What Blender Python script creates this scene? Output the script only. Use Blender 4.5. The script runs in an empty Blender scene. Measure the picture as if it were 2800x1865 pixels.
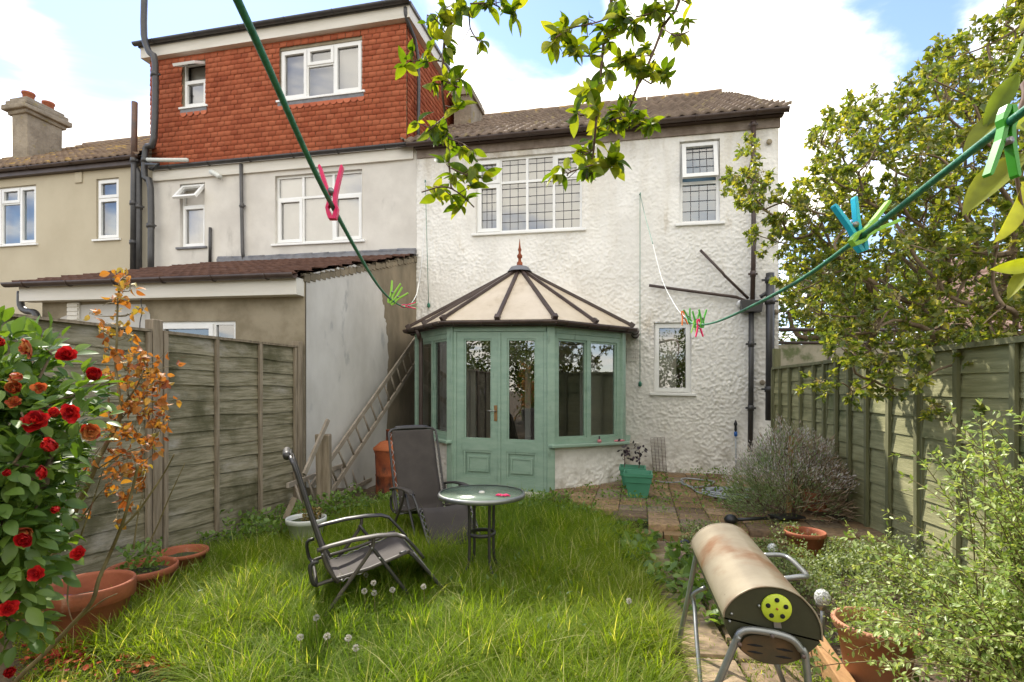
import bpy, math, random
import numpy as np
from mathutils import Vector, Matrix
R = math.radians
random.seed(7)
rng = np.random.default_rng(11)
sc = bpy.context.scene
C = sc.collection

# ------------------------------------------------------------------ camera, sky, sun, exposure
FPX, CX, HY, CAMZ = 1457.0, 1400.0, 1065.0, 1.5
cam = bpy.data.cameras.new('camera'); camo = bpy.data.objects.new('camera', cam); C.objects.link(camo)
camo.location = (0, 0, CAMZ); camo.rotation_euler = (R(90), 0, 0)
cam.sensor_width = 36; cam.lens = 36 * FPX / 2800; cam.shift_y = (HY - 932.5) / 2800
cam.clip_start = .05; cam.clip_end = 2000
sc.camera = camo
sc.view_settings.view_transform = 'Standard'; sc.view_settings.look = 'None'; sc.view_settings.gamma = 1
sc.view_settings.exposure = 1.6
SUN_AZ, SUN_EL = 30.0, 48.0          # azimuth to the left of straight ahead
sunv = Vector((-math.sin(R(SUN_AZ)) * math.cos(R(SUN_EL)), math.cos(R(SUN_AZ)) * math.cos(R(SUN_EL)), math.sin(R(SUN_EL))))
sl = bpy.data.lights.new('sun', 'SUN'); sl.energy = 2.45; sl.angle = R(.55); sl.color = (1, .93, .82)
so = bpy.data.objects.new('sun', sl); C.objects.link(so); so.rotation_euler = (-sunv).to_track_quat('-Z', 'Y').to_euler()
world = bpy.data.worlds.new('World'); sc.world = world; world.use_nodes = True
wt = world.node_tree; wt.nodes.clear()
def wn(t, **k):
    n = wt.nodes.new(t)
    for a, b in k.items(): setattr(n, a, b)
    return n
def wmath(op, a, b=None, c=None):
    n = wn('ShaderNodeMath', operation=op)
    for i, x in enumerate((a, b, c)):
        if x is None: continue
        if isinstance(x, (int, float)): n.inputs[i].default_value = x
        else: wt.links.new(x, n.inputs[i])
    return n.outputs[0]
sky = wn('ShaderNodeTexSky', sky_type='NISHITA', sun_disc=False, sun_elevation=R(SUN_EL), sun_rotation=R(-SUN_AZ))
sky.air_density = 1.0; sky.dust_density = .1
tc = wn('ShaderNodeTexCoord'); sep = wn('ShaderNodeSeparateXYZ'); wt.links.new(tc.outputs['Generated'], sep.inputs[0])
zz = wmath('MAXIMUM', sep.outputs[2], 0.0); zz = wmath('ADD', zz, .16)
cmb = wn('ShaderNodeCombineXYZ'); wt.links.new(wmath('DIVIDE', sep.outputs[0], zz), cmb.inputs[0]); wt.links.new(wmath('DIVIDE', sep.outputs[1], zz), cmb.inputs[1])
cn = wn('ShaderNodeTexNoise'); cn.inputs['Scale'].default_value = 1.7; cn.inputs['Detail'].default_value = 9; cn.inputs['Roughness'].default_value = .56
cn.inputs['Distortion'].default_value = .35; wt.links.new(cmb.outputs[0], cn.inputs['Vector'])
dens = wmath('MULTIPLY_ADD', cn.outputs['Fac'], 1.0, 0.0)
def lobe(px, py, width, amount):
    global dens
    v = Vector(((px - CX) / FPX, 1, (HY - py) / FPX)).normalized()
    d = wn('ShaderNodeVectorMath', operation='DOT_PRODUCT'); wt.links.new(tc.outputs['Generated'], d.inputs[0]); d.inputs[1].default_value = v
    m = wn('ShaderNodeMapRange', interpolation_type='SMOOTHSTEP'); wt.links.new(d.outputs['Value'], m.inputs[0])
    m.inputs[1].default_value = math.cos(R(width)); m.inputs[2].default_value = 1; m.inputs[3].default_value = 0; m.inputs[4].default_value = amount
    dens = wmath('ADD', dens, m.outputs[0])
for l in [(260, 330, 15, .4), (1750, 400, 24, .26), (1250, 330, 15, .16), (2550, 120, 10, .1), (700, 90, 9, .08), (2000, 120, 14, .14),
          (30, 10, 13, -.26), (560, -20, 10, -.2), (1480, 60, 8, -.28), (2380, 190, 8, -.16), (400, 130, 8, -.18), (20, 620, 9, -.12), (1120, 120, 5, -.15), (1100, -300, 25, -.1)]: lobe(*l)
def back():  # unseen cloud added behind the camera to whiten reflections and warm the ambient light
    global dens
    d = wn('ShaderNodeVectorMath', operation='DOT_PRODUCT'); wt.links.new(tc.outputs['Generated'], d.inputs[0]); d.inputs[1].default_value = Vector((0, -.8, .6))
    m = wn('ShaderNodeMapRange', interpolation_type='SMOOTHSTEP'); wt.links.new(d.outputs['Value'], m.inputs[0]); m.inputs[1].default_value = .1; m.inputs[2].default_value = .9; m.inputs[3].default_value = 0; m.inputs[4].default_value = .16
    dens = wmath('ADD', dens, m.outputs[0])
back()
cr = wn('ShaderNodeMapRange', interpolation_type='SMOOTHSTEP'); wt.links.new(dens, cr.inputs[0])
cr.inputs[1].default_value = .49; cr.inputs[2].default_value = .71
skm = wn('ShaderNodeMixRGB', blend_type='MULTIPLY'); skm.inputs[0].default_value = 1; wt.links.new(sky.outputs[0], skm.inputs[1]); skm.inputs[2].default_value = (.68, .65, .72, 1)
mx = wn('ShaderNodeMixRGB'); wt.links.new(cr.outputs[0], mx.inputs[0]); wt.links.new(skm.outputs[0], mx.inputs[1]); mx.inputs[2].default_value = (6.3, 5.95, 5.3, 1)
bg = wn('ShaderNodeBackground'); bg.inputs[1].default_value = .15; wt.links.new(mx.outputs[0], bg.inputs[0])
wo = wn('ShaderNodeOutputWorld'); wt.links.new(bg.outputs[0], wo.inputs[0])

# ------------------------------------------------------------------ space helpers
TH = R(13.5); SN, CS = math.sin(TH), math.cos(TH); DF = 9.203; SL = -.02
NV = Vector((SN, CS, 0))
def at(px, py, Y): return Vector(((px - CX) / FPX * Y, Y, CAMZ + (HY - py) / FPX * Y))
def gr(px, py, z=0): return at(px, py, (z - CAMZ) / ((HY - py) / FPX))
def fp(px, py, w=0):
    a = (px - CX) / FPX; Y = (DF - w) / (SN * a + CS); X = a * Y; z = CAMZ + (HY - py) / FPX * Y; u = X * CS - Y * SN
    return u, z - SL * u
def uplane(px, py, u):
    a = (px - CX) / FPX; Y = u / (a * CS - SN); return at(px, py, Y)
class Frame:
    def __init__(s, o, ax, ay, az): s.o, s.ax, s.ay, s.az = Vector(o), Vector(ax), Vector(ay), Vector(az)
    def __call__(s, x, y, z): return s.o + s.ax * x + s.ay * y + s.az * z
    def sub(s, x, y, z, rx=0, rz=0):
        o = s(x, y, z); ax, ay, az = s.ax, s.ay, s.az
        if rx: ay, az = ay * math.cos(rx) + az * math.sin(rx), az * math.cos(rx) - ay * math.sin(rx)
        if rz: ax, ay = ax * math.cos(rz) + ay * math.sin(rz), ay * math.cos(rz) - ax * math.sin(rz)
        return Frame(o, ax, ay, az)
HF = Frame(NV * DF, (CS, -SN, SL), NV, (0, 0, 1))         # x along the facade, y into the house, z up
WF = Frame((0, 0, 0), (1, 0, 0), (0, 1, 0), (0, 0, 1))
off = {}
def link(o, parent):
    C.objects.link(o)
    if parent is not None: o.parent = parent
    off[o.name] = off.get(parent.name, Vector((0, 0, 0))) if parent is not None else Vector((0, 0, 0))
def tag(o, label=None, cat=None, group=None, kind=None):
    if label: o['label'] = label
    if cat: o['category'] = cat
    if group: o['group'] = group
    if kind: o['kind'] = kind
    return o
def thing(name, label, cat, loc=(0, 0, 0), group=None):
    o = bpy.data.objects.new(name, None); C.objects.link(o); o.location = loc; o.empty_display_size = .1
    off[o.name] = Vector(loc)
    return tag(o, label, cat, group)
def copy_tree(o, parent=None):
    c = o.copy(); C.objects.link(c); off[c.name] = off[o.name].copy()
    if parent is not None: c.parent = parent
    for ch in [x for x in bpy.data.objects if x.parent == o and x.name in C.objects]: 
        if ch != c: copy_tree(ch, c)
    return c
class MB:
    def __init__(s): s.v = []; s.f = []; s.sm = []
    def add(s, vs, fs, smooth=False):
        b = len(s.v); s.v += [tuple(x) for x in vs]; s.f += [tuple(i + b for i in f) for f in fs]; s.sm += [smooth] * len(fs); return s
    def box(s, T, x0, x1, y0, y1, z0, z1, j=0):
        g = lambda a: a + (random.uniform(-j, j) if j else 0)
        P = [T(g(x), g(y), g(z)) for z in (z0, z1) for y in (y0, y1) for x in (x0, x1)]
        return s.add(P, [(0, 2, 3, 1), (4, 5, 7, 6), (0, 1, 5, 4), (2, 6, 7, 3), (0, 4, 6, 2), (1, 3, 7, 5)])
    def bar(s, a, b, w, h, up=(0, 0, 1)):
        a, b = Vector(a), Vector(b); d = (b - a).normalized(); up = Vector(up)
        if abs(d.dot(up)) > .98: up = Vector((0, 1, 0))
        x = d.cross(up).normalized(); z = x.cross(d)
        return s.box(Frame(a, x, d, z), -w / 2, w / 2, 0, (b - a).length, -h / 2, h / 2)
    def tube(s, pts, r, n=8, smooth_pts=0, cap=True, flat=1.0):
        P = [Vector(p) for p in pts]
        rr = list(r) if hasattr(r, '__len__') else [r] * len(P)
        if smooth_pts and len(P) > 2:
            Q, q = [], []
            for i in range(len(P) - 1):
                p0, p1, p2, p3 = P[max(i - 1, 0)], P[i], P[i + 1], P[min(i + 2, len(P) - 1)]
                for k in range(smooth_pts):
                    t = k / smooth_pts
                    Q.append(.5 * ((2 * p1) + (p2 - p0) * t + (2 * p0 - 5 * p1 + 4 * p2 - p3) * t * t + (3 * p1 - p0 - 3 * p2 + p3) * t ** 3)); q.append(rr[i] * (1 - t) + rr[i + 1] * t)
            Q.append(P[-1]); q.append(rr[-1]); P, rr = Q, q
        V = []; prev = None
        for i, p in enumerate(P):
            d = (P[min(i + 1, len(P) - 1)] - P[max(i - 1, 0)])
            d = d.normalized() if d.length > 1e-9 else Vector((0, 0, 1))
            if prev is None:
                ref = Vector((0, 0, 1)) if abs(d.z) < .9 else Vector((1, 0, 0)); x = d.cross(ref).normalized()
            else:
                x = (prev - d * prev.dot(d)); x = x.normalized() if x.length > 1e-6 else d.orthogonal().normalized()
            prev = x; y = d.cross(x)
            for k in range(n):
                a = 2 * math.pi * k / n; V.append(p + x * math.cos(a) * rr[i] + y * math.sin(a) * rr[i] * flat)
        Fc = [(i * n + k, i * n + (k + 1) % n, (i + 1) * n + (k + 1) % n, (i + 1) * n + k) for i in range(len(P) - 1) for k in range(n)]
        if cap: Fc += [tuple(range(n - 1, -1, -1)), tuple((len(P) - 1) * n + k for k in range(n))]
        return s.add(V, Fc, True)
    def lathe(s, o, prof, n=24, sx=1, sy=1, T=None):
        o = Vector(o); V = []
        for (r, z) in prof:
            for k in range(n):
                a = 2 * math.pi * k / n; q = Vector((math.cos(a) * r * sx, math.sin(a) * r * sy, z)); V.append(T(*q) if T else o + q)
        return s.add(V, [(i * n + k, i * n + (k + 1) % n, (i + 1) * n + (k + 1) % n, (i + 1) * n + k) for i in range(len(prof) - 1) for k in range(n)], True)
    def prism(s, T, poly, y0, y1):
        n = len(poly); V = [T(x, y0, z) for x, z in poly] + [T(x, y1, z) for x, z in poly]
        return s.add(V, [tuple(range(n)), tuple(range(2 * n - 1, n - 1, -1))] + [(i, i + n, (i + 1) % n + n, (i + 1) % n) for i in range(n)])
    def plate(s, T, x0, x1, z0, z1, holes, y, t, outer=True):
        """rectangular plate facing -y at depth y, thickness t, with rectangular holes (reveals go to y+t)"""
        xs = sorted(set([x0, x1] + [h[0] for h in holes] + [h[1] for h in holes])); zs = sorted(set([z0, z1] + [h[2] for h in holes] + [h[3] for h in holes]))
        xs = [x for x in xs if x0 - 1e-9 <= x <= x1 + 1e-9]; zs = [z for z in zs if z0 - 1e-9 <= z <= z1 + 1e-9]
        for i in range(len(xs) - 1):
            for j in range(len(zs) - 1):
                cx, cz = (xs[i] + xs[i + 1]) / 2, (zs[j] + zs[j + 1]) / 2
                if any(h[0] < cx < h[1] and h[2] < cz < h[3] for h in holes): continue
                s.add([T(xs[i], y, zs[j]), T(xs[i + 1], y, zs[j]), T(xs[i + 1], y, zs[j + 1]), T(xs[i], y, zs[j + 1])], [(0, 1, 2, 3)])
        def ring(a, b, c, d, inv):
            P = [T(a, y, c), T(b, y, c), T(b, y, d), T(a, y, d), T(a, y + t, c), T(b, y + t, c), T(b, y + t, d), T(a, y + t, d)]
            Q = [(0, 4, 5, 1), (1, 5, 6, 2), (2, 6, 7, 3), (3, 7, 4, 0)]
            s.add(P, [tuple(reversed(q)) for q in Q] if inv else Q)
        for h in holes: ring(*h, True)
        if outer: ring(x0, x1, z0, z1, False)
        return s
    def build(s, name, mat, parent=None, bevel=0, **kw):
        me = bpy.data.meshes.new(name); o = bpy.data.objects.new(name, me)
        link(o, parent); f = off[o.name]
        me.from_pydata([(x - f.x, y - f.y, z - f.z) for x, y, z in s.v], [], s.f)
        me.polygons.foreach_set('use_smooth', s.sm); me.materials.append(mat); me.update()
        if bevel:
            m = o.modifiers.new('bevel', 'BEVEL'); m.width = bevel; m.segments = 2; m.limit_method = 'ANGLE'; m.angle_limit = R(50)
        if kw: tag(o, **kw)
        return o

def np_mesh(name, V, faces, mat, parent=None, rnd=None, smooth=False):
    """V (n,3) world coords; faces = list of (m,k) int arrays; rnd = (n,) per-vertex value"""
    me = bpy.data.meshes.new(name); o = bpy.data.objects.new(name, me); link(o, parent)
    V = np.asarray(V, dtype=np.float32) - np.array(off[o.name], dtype=np.float32)
    me.vertices.add(len(V)); me.vertices.foreach_set('co', V.ravel())
    fl = [f for f in faces if len(f)]; li = np.concatenate([f.ravel() for f in fl]).astype(np.int32)
    tot = np.concatenate([np.full(len(f), f.shape[1]) for f in fl]).astype(np.int32)
    st = np.concatenate([[0], np.cumsum(tot)[:-1]]).astype(np.int32)
    me.loops.add(len(li)); me.loops.foreach_set('vertex_index', li)
    me.polygons.add(len(tot)); me.polygons.foreach_set('loop_start', st); me.polygons.foreach_set('loop_total', tot)
    if smooth: me.polygons.foreach_set('use_smooth', np.ones(len(tot), dtype=bool))
    if rnd is not None:
        at_ = me.attributes.new('rnd', 'FLOAT', 'POINT'); at_.data.foreach_set('value', np.asarray(rnd, dtype=np.float32))
    me.materials.append(mat); me.update(calc_edges=True)
    return o
def nrm(a): return a / np.maximum(np.linalg.norm(a, axis=1, keepdims=True), 1e-9)
def basis(d, up):
    x = nrm(d); z = nrm(up - x * (x * up).sum(1, keepdims=True)); y = np.cross(z, x); return x, y, z
def scatter(name, tmpl, P, D, U, S, mat, parent=None, rnd=None, smooth=False, W=None):
    """instance template (V,F list) at P, x axis D, z hint U, scale S"""
    TV, TF = tmpl; n, k = len(P), len(TV); x, y, z = basis(D, U); S = np.broadcast_to(S, (n,))[:, None, None]
    W = 1 if W is None else np.broadcast_to(W, (n,))[:, None, None]
    V = P[:, None, :] + S * (TV[None, :, 0:1] * x[:, None, :] + W * TV[None, :, 1:2] * y[:, None, :] + TV[None, :, 2:3] * z[:, None, :])
    fs = [(f[None] + (np.arange(n) * k)[:, None, None]).reshape(-1, f.shape[1]) for f in TF]
    if rnd is None: rnd = rng.random(n)
    return np_mesh(name, V.reshape(-1, 3), fs, mat, parent, np.repeat(rnd, k), smooth)
def twiglets(nodes, center, k, L, per, spread=.9, r=.0016):
    """short side twigs at each node with leaves along them: returns segs, P, D"""
    nodes = np.asarray(nodes, float); N = np.repeat(nodes, k, 0); o = nrm(N - np.asarray(center, float)); T = nrm(o * .7 + rdir(len(N)) * spread + [0, 0, .15]); ln = L * rng.uniform(.5, 1.2, (len(N), 1)); E = N + T * ln
    segs = [(tuple(a), tuple(b), r, r * .6) for a, b in zip(N, E)]; t = rng.random((len(N), per, 1)) ** .6; P = N[:, None] + (E - N)[:, None] * (.25 + .75 * t); D = T[:, None] * .55 + rdir(len(N) * per).reshape(len(N), per, 3)
    return segs, P.reshape(-1, 3), nrm(D.reshape(-1, 3))
def leaf_t(n=2, w=.28, fold=.12, curl=.12, peak=.45, spiky=0):
    """folded leaf along x, length 1"""
    xs = np.linspace(0, 1, n + 2); V = [(0, 0, 0)]; 
    for i, x in enumerate(xs[1:-1]):
        ww = w * math.sin(math.pi * x ** (math.log(.5) / math.log(peak))) ** .8
        if spiky: ww *= (1.25 if i % 2 else .75)
        V += [(x, 0, -curl * x * x), (x, ww, fold * ww / w * .5 - curl * x * x), (x, -ww, fold * ww / w * .5 - curl * x * x)]
    V.append((1, 0, -curl)); t = len(V) - 1
    tri = [(0, 1, 2), (0, 3, 1), (t, 3 * n - 1, 3 * n - 2), (t, 3 * n - 2, 3 * n)]; quad = []
    for i in range(n - 1):
        a = 1 + 3 * i; b = a + 3; quad += [(a, b, b + 1, a + 1), (a, a + 2, b + 2, b)]
    return np.array(V, float), [np.array(tri), np.array(quad)] if quad else [np.array(tri)]
def blade_t(seg=3, w=.02, bend=.4):
    V = []
    for i in range(seg + 1):
        t = i / seg; ww = w * (1 - t ** 1.6) + .0005
        x, z = bend * t * t, t * (1 - .25 * bend * t)
        V += [(x, -ww, z), (x, ww, z)]
    F = [(2 * i, 2 * i + 1, 2 * i + 3, 2 * i + 2) for i in range(seg)]
    return np.array(V, float), [np.array(F)]
def rdir(n): return nrm(rng.normal(size=(n, 3)))
# smooth value noise
_tab = rng.random((256, 256))
def vnoise(x, y):
    xi, yi = np.floor(x).astype(int), np.floor(y).astype(int); fx, fy = x - xi, y - yi
    fx, fy = fx * fx * (3 - 2 * fx), fy * fy * (3 - 2 * fy)
    g = lambda a, b: _tab[a & 255, b & 255]
    return (g(xi, yi) * (1 - fx) + g(xi + 1, yi) * fx) * (1 - fy) + (g(xi, yi + 1) * (1 - fx) + g(xi + 1, yi + 1) * fx) * fy

def tubes_np(segs, n=5):
    """segs list of (p0,p1,r0,r1) -> arrays"""
    p0 = np.array([s[0] for s in segs], float); p1 = np.array([s[1] for s in segs], float); r0 = np.array([s[2] for s in segs]); r1 = np.array([s[3] for s in segs])
    d = nrm(p1 - p0); ref = np.where(np.abs(d[:, 2:3]) < .9, np.array([[0, 0, 1.]]), np.array([[1., 0, 0]])); x = nrm(np.cross(d, ref)); y = np.cross(d, x)
    a = np.arange(n) * 2 * np.pi / n; ring = np.cos(a)[None, :, None] * x[:, None] + np.sin(a)[None, :, None] * y[:, None]
    V = np.concatenate([p0[:, None] + ring * r0[:, None, None], p1[:, None] + ring * r1[:, None, None]], 1).reshape(-1, 3)
    k = np.arange(n); q = np.stack([k, (k + 1) % n, (k + 1) % n + n, k + n], 1); F = (q[None] + (np.arange(len(segs)) * 2 * n)[:, None, None]).reshape(-1, 4)
    return V, F
def skeleton(base, pts, r_tip=.003, power=.45, wiggle=.03, rmax=9):
    """connect points to a growing tree; returns nodes, parent idx, radius, segs (curved)"""
    base = np.array(base, float); pts = np.array(pts, float)
    order = np.argsort(np.linalg.norm(pts - base, axis=1)); nodes = [base]; par = [-1]; plen = [0.]
    for i in order:
        N = np.array(nodes); d = np.linalg.norm(N - pts[i], axis=1); c = d + .35 * np.array(plen)
        j = int(np.argmin(c)); nodes.append(pts[i]); par.append(j); plen.append(plen[j] + d[j])
    n = len(nodes); cnt = np.ones(n)
    for i in range(n - 1, 0, -1): cnt[par[i]] += cnt[i]
    rad = np.minimum(r_tip * cnt ** power, rmax); segs = []
    for i in range(1, n):
        a, b = nodes[par[i]], nodes[i]; L = np.linalg.norm(b - a); w = rng.normal(size=3) * wiggle * L * 2
        pr = a; ra = min(rad[par[i]], rad[i] * 1.6)
        for k in range(1, 5):
            t = k / 4; p = a + (b - a) * t + w * math.sin(math.pi * t); segs.append((pr, p, ra + (rad[i] - ra) * (k - 1) / 4, ra + (rad[i] - ra) * t)); pr = p
    return np.array(nodes), par, rad, segs

# ------------------------------------------------------------------ material helpers
def mat(name, c1, c2=None, scale=6, rough=.6, bump=0, bscale=None, metal=0, stretch=(1, 1, 1), stain=None, spec=.5, detail=6, bdist=.01, contrast=1, stains=(), bstretch=None):
    m = bpy.data.materials.new(name); m.use_nodes = True; nt = m.node_tree; b = nt.nodes['Principled BSDF']
    b.inputs['Roughness'].default_value = rough; b.inputs['Metallic'].default_value = metal; b.inputs['Specular IOR Level'].default_value = spec
    tc = nt.nodes.new('ShaderNodeTexCoord'); mp = nt.nodes.new('ShaderNodeMapping'); mp.inputs['Scale'].default_value = stretch
    nt.links.new(tc.outputs['Object'], mp.inputs[0])
    def noise(sc_, src, dt=detail):
        n = nt.nodes.new('ShaderNodeTexNoise'); n.inputs['Scale'].default_value = sc_; n.inputs['Detail'].default_value = dt; n.inputs['Roughness'].default_value = .6
        nt.links.new(src, n.inputs['Vector']); return n.outputs['Fac']
    def rmp(fac, lo, hi):
        n = nt.nodes.new('ShaderNodeMapRange'); n.interpolation_type = 'SMOOTHSTEP'; n.inputs[1].default_value = lo; n.inputs[2].default_value = hi; nt.links.new(fac, n.inputs[0]); return n.outputs[0]
    col = None
    if c2 is not None:
        f = rmp(noise(scale, mp.outputs[0]), .5 - .22 / contrast, .5 + .22 / contrast)
        mixn = nt.nodes.new('ShaderNodeMixRGB'); nt.links.new(f, mixn.inputs[0]); mixn.inputs[1].default_value = (*c1, 1); mixn.inputs[2].default_value = (*c2, 1); col = mixn.outputs[0]
        for (sc2, ssc, lo, hi, st) in stains:
            mp2 = nt.nodes.new('ShaderNodeMapping'); mp2.inputs['Scale'].default_value = st; mp2.inputs['Location'].default_value = (random.random() * 9, random.random() * 9, 3); nt.links.new(tc.outputs['Object'], mp2.inputs[0])
            f2 = rmp(noise(ssc, mp2.outputs[0]), lo, hi); m2 = nt.nodes.new('ShaderNodeMixRGB'); nt.links.new(f2, m2.inputs[0]); nt.links.new(col, m2.inputs[1]); m2.inputs[2].default_value = (*sc2, 1); col = m2.outputs[0]
        nt.links.new(col, b.inputs['Base Color'])
    else: b.inputs['Base Color'].default_value = (*c1, 1)
    if bump:
        bn = nt.nodes.new('ShaderNodeBump'); bn.inputs['Strength'].default_value = bump; bn.inputs['Distance'].default_value = bdist
        if bstretch is not None:
            mp3 = nt.nodes.new('ShaderNodeMapping'); mp3.inputs['Scale'].default_value = bstretch; nt.links.new(tc.outputs['Object'], mp3.inputs[0]); src = mp3.outputs[0]
        else: src = mp.outputs[0]
        nt.links.new(noise(bscale or scale, src), bn.inputs['Height']); nt.links.new(bn.outputs[0], b.inputs['Normal'])
    return m
def rndmat(name, cols, rough=.5, trans=0, tcol=None, spec=.5, bump=0, bscale=40, noise_mix=0):
    """colour picked by the per-leaf 'rnd' attribute along a ramp; trans = share of translucency"""
    m = bpy.data.materials.new(name); m.use_nodes = True; nt = m.node_tree; b = nt.nodes['Principled BSDF']; out = nt.nodes['Material Output']
    a = nt.nodes.new('ShaderNodeAttribute'); a.attribute_name = 'rnd'; r = nt.nodes.new('ShaderNodeValToRGB'); e = r.color_ramp.elements
    e[0].position = 0; e[0].color = (*cols[0], 1); e[1].position = 1; e[1].color = (*cols[-1], 1)
    for i, c in enumerate(cols[1:-1]): x = e.new((i + 1) / (len(cols) - 1)); x.color = (*c, 1)
    nt.links.new(a.outputs['Fac'], r.inputs[0]); col = r.outputs[0]
    if noise_mix:
        tc = nt.nodes.new('ShaderNodeTexCoord'); n = nt.nodes.new('ShaderNodeTexNoise'); n.inputs['Scale'].default_value = bscale; n.inputs['Detail'].default_value = 5; nt.links.new(tc.outputs['Object'], n.inputs[0])
        mm = nt.nodes.new('ShaderNodeMixRGB'); mm.blend_type = 'MULTIPLY'; mm.inputs[0].default_value = noise_mix; nt.links.new(col, mm.inputs[1])
        v = nt.nodes.new('ShaderNodeMapRange'); v.inputs[1].default_value = .3; v.inputs[2].default_value = .7; v.inputs[3].default_value = .3; v.inputs[4].default_value = 1.3; nt.links.new(n.outputs['Fac'], v.inputs[0]); nt.links.new(v.outputs[0], mm.inputs[2]); col = mm.outputs[0]
    nt.links.new(col, b.inputs['Base Color']); b.inputs['Roughness'].default_value = rough; b.inputs['Specular IOR Level'].default_value = spec
    if bump:
        tc2 = nt.nodes.new('ShaderNodeTexCoord'); n2 = nt.nodes.new('ShaderNodeTexNoise'); n2.inputs['Scale'].default_value = bscale; nt.links.new(tc2.outputs['Object'], n2.inputs[0])
        bn = nt.nodes.new('ShaderNodeBump'); bn.inputs['Strength'].default_value = bump; bn.inputs['Distance'].default_value = .01; nt.links.new(n2.outputs['Fac'], bn.inputs['Height']); nt.links.new(bn.outputs[0], b.inputs['Normal'])
    if trans:
        t = nt.nodes.new('ShaderNodeBsdfTranslucent'); mu = nt.nodes.new('ShaderNodeMixRGB'); mu.blend_type = 'MULTIPLY'; mu.inputs[0].default_value = 1; nt.links.new(col, mu.inputs[1]); mu.inputs[2].default_value = (*(tcol or (2.2, 2.0, .9)), 1)
        nt.links.new(mu.outputs[0], t.inputs[0]); ms = nt.nodes.new('ShaderNodeMixShader'); ms.inputs[0].default_value = trans
        nt.links.new(b.outputs[0], ms.inputs[1]); nt.links.new(t.outputs[0], ms.inputs[2]); nt.links.new(ms.outputs[0], out.inputs[0])
    return m
def glassmat(name, refl=.2, tint=(1, 1, 1), rough=.0):
    m = bpy.data.materials.new(name); m.use_nodes = True; nt = m.node_tree; nt.nodes.remove(nt.nodes['Principled BSDF']); out = nt.nodes['Material Output']
    tr = nt.nodes.new('ShaderNodeBsdfTransparent'); tr.inputs[0].default_value = (*tint, 1); gl = nt.nodes.new('ShaderNodeBsdfGlossy'); gl.inputs['Roughness'].default_value = rough
    fr = nt.nodes.new('ShaderNodeFresnel'); fr.inputs[0].default_value = 1.5; ad = nt.nodes.new('ShaderNodeMath'); ad.operation = 'MULTIPLY_ADD'; ad.inputs[1].default_value = 1.6; ad.inputs[2].default_value = refl; ad.use_clamp = True
    tcn = nt.nodes.new('ShaderNodeTexCoord'); nn = nt.nodes.new('ShaderNodeTexNoise'); nn.inputs['Scale'].default_value = 1.5; nt.links.new(tcn.outputs['Object'], nn.inputs[0]); bp = nt.nodes.new('ShaderNodeBump'); bp.inputs['Strength'].default_value = .035; bp.inputs['Distance'].default_value = .02
    nt.links.new(nn.outputs['Fac'], bp.inputs['Height']); nt.links.new(bp.outputs[0], gl.inputs['Normal'])
    nt.links.new(fr.outputs[0], ad.inputs[0]); ms = nt.nodes.new('ShaderNodeMixShader'); nt.links.new(ad.outputs[0], ms.inputs[0]); nt.links.new(tr.outputs[0], ms.inputs[1]); nt.links.new(gl.outputs[0], ms.inputs[2]); nt.links.new(ms.outputs[0], out.inputs[0])
    return m
# ------------------------------------------------------------------ materials
M = {}
M['pebble'] = mat('white_pebbledash', (.7, .68, .63), (.82, .8, .75), 2.2, .85, .5, 75, bdist=.01, stains=[((.42, .37, .3), 1.1, .6, .8, (1, 1, .5)), ((.5, .44, .34), 3.0, .6, .8, (1.3, 1.3, .35)), ((.5, .47, .42), 9, .66, .8, (1, 1, 1))])
M['render'] = mat('old_grey_render', (.55, .52, .47), (.66, .63, .57), 1.6, .9, .25, 14, bdist=.01, stains=[((.33, .31, .27), 1.8, .58, .78, (1, 1, .45)), ((.45, .36, .24), 2.2, .7, .82, (2, 2, .5))])
M['cream'] = mat('beige_render', (.44, .385, .275), (.5, .445, .325), .9, .9, .2, 40, bdist=.006)
M['cement'] = mat('brown_cement', (.2, .165, .105), (.31, .265, .185), 2.4, .92, .5, 9, bdist=.015, contrast=1.3)
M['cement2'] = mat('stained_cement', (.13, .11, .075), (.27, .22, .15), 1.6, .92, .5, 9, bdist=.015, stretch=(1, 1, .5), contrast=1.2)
M['patch'] = mat('grey_white_paint', (.45, .435, .4), (.58, .565, .53), 1.7, .8, .5, 7, bdist=.012, stretch=(1, 1, .6), stains=[((.34, .34, .33), 3.5, .6, .75, (1, 1, .5))])
M['upvc'] = mat('white_plastic', (.74, .74, .71), (.8, .8, .78), 3, .35)
M['trim'] = mat('white_board', (.6, .57, .49), (.7, .67, .6), 2, .6, stretch=(.4, .4, 3))
M['gutter'] = mat('dark_grey_plastic', (.035, .035, .036), (.055, .052, .05), 5, .4)
M['bgutter'] = mat('brown_plastic', (.045, .028, .022), (.075, .05, .04), 5, .45)
M['pipegrey'] = mat('grey_iron_pipe', (.06, .058, .057), (.1, .095, .09), 4, .5)
M['rustpipe'] = mat('rusty_grey_pipe', (.07, .06, .055), (.16, .08, .05), 4, .6)
M['glass'] = glassmat('window_glass', .16)
M['glassd'] = glassmat('door_glass', .2, (.85, .88, .85))
M['blind'] = mat('pale_net', (.34, .34, .33), (.44, .43, .41), 1.2, .8)
M['blindw'] = mat('cream_blind', (.5, .49, .42), (.56, .54, .47), 1.2, .8)
M['blindb'] = mat('blue_blind', (.1, .19, .27), (.14, .25, .33), 3, .7)
M['dark'] = mat('dark_room', (.03, .028, .025), (.06, .055, .05), 1.5, .8)
M['lead'] = mat('lead_strip', (.05, .05, .055), None, rough=.5)
M['leadfl'] = mat('lead_flashing', (.12, .12, .13), (.2, .2, .21), 8, .5, .4, 20)
M['tile'] = rndmat('orange_clay_tile', [(.4, .1, .045), (.47, .13, .06), (.52, .155, .075), (.35, .085, .038)], rough=.75, noise_mix=.14, bscale=5, spec=.3)
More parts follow.
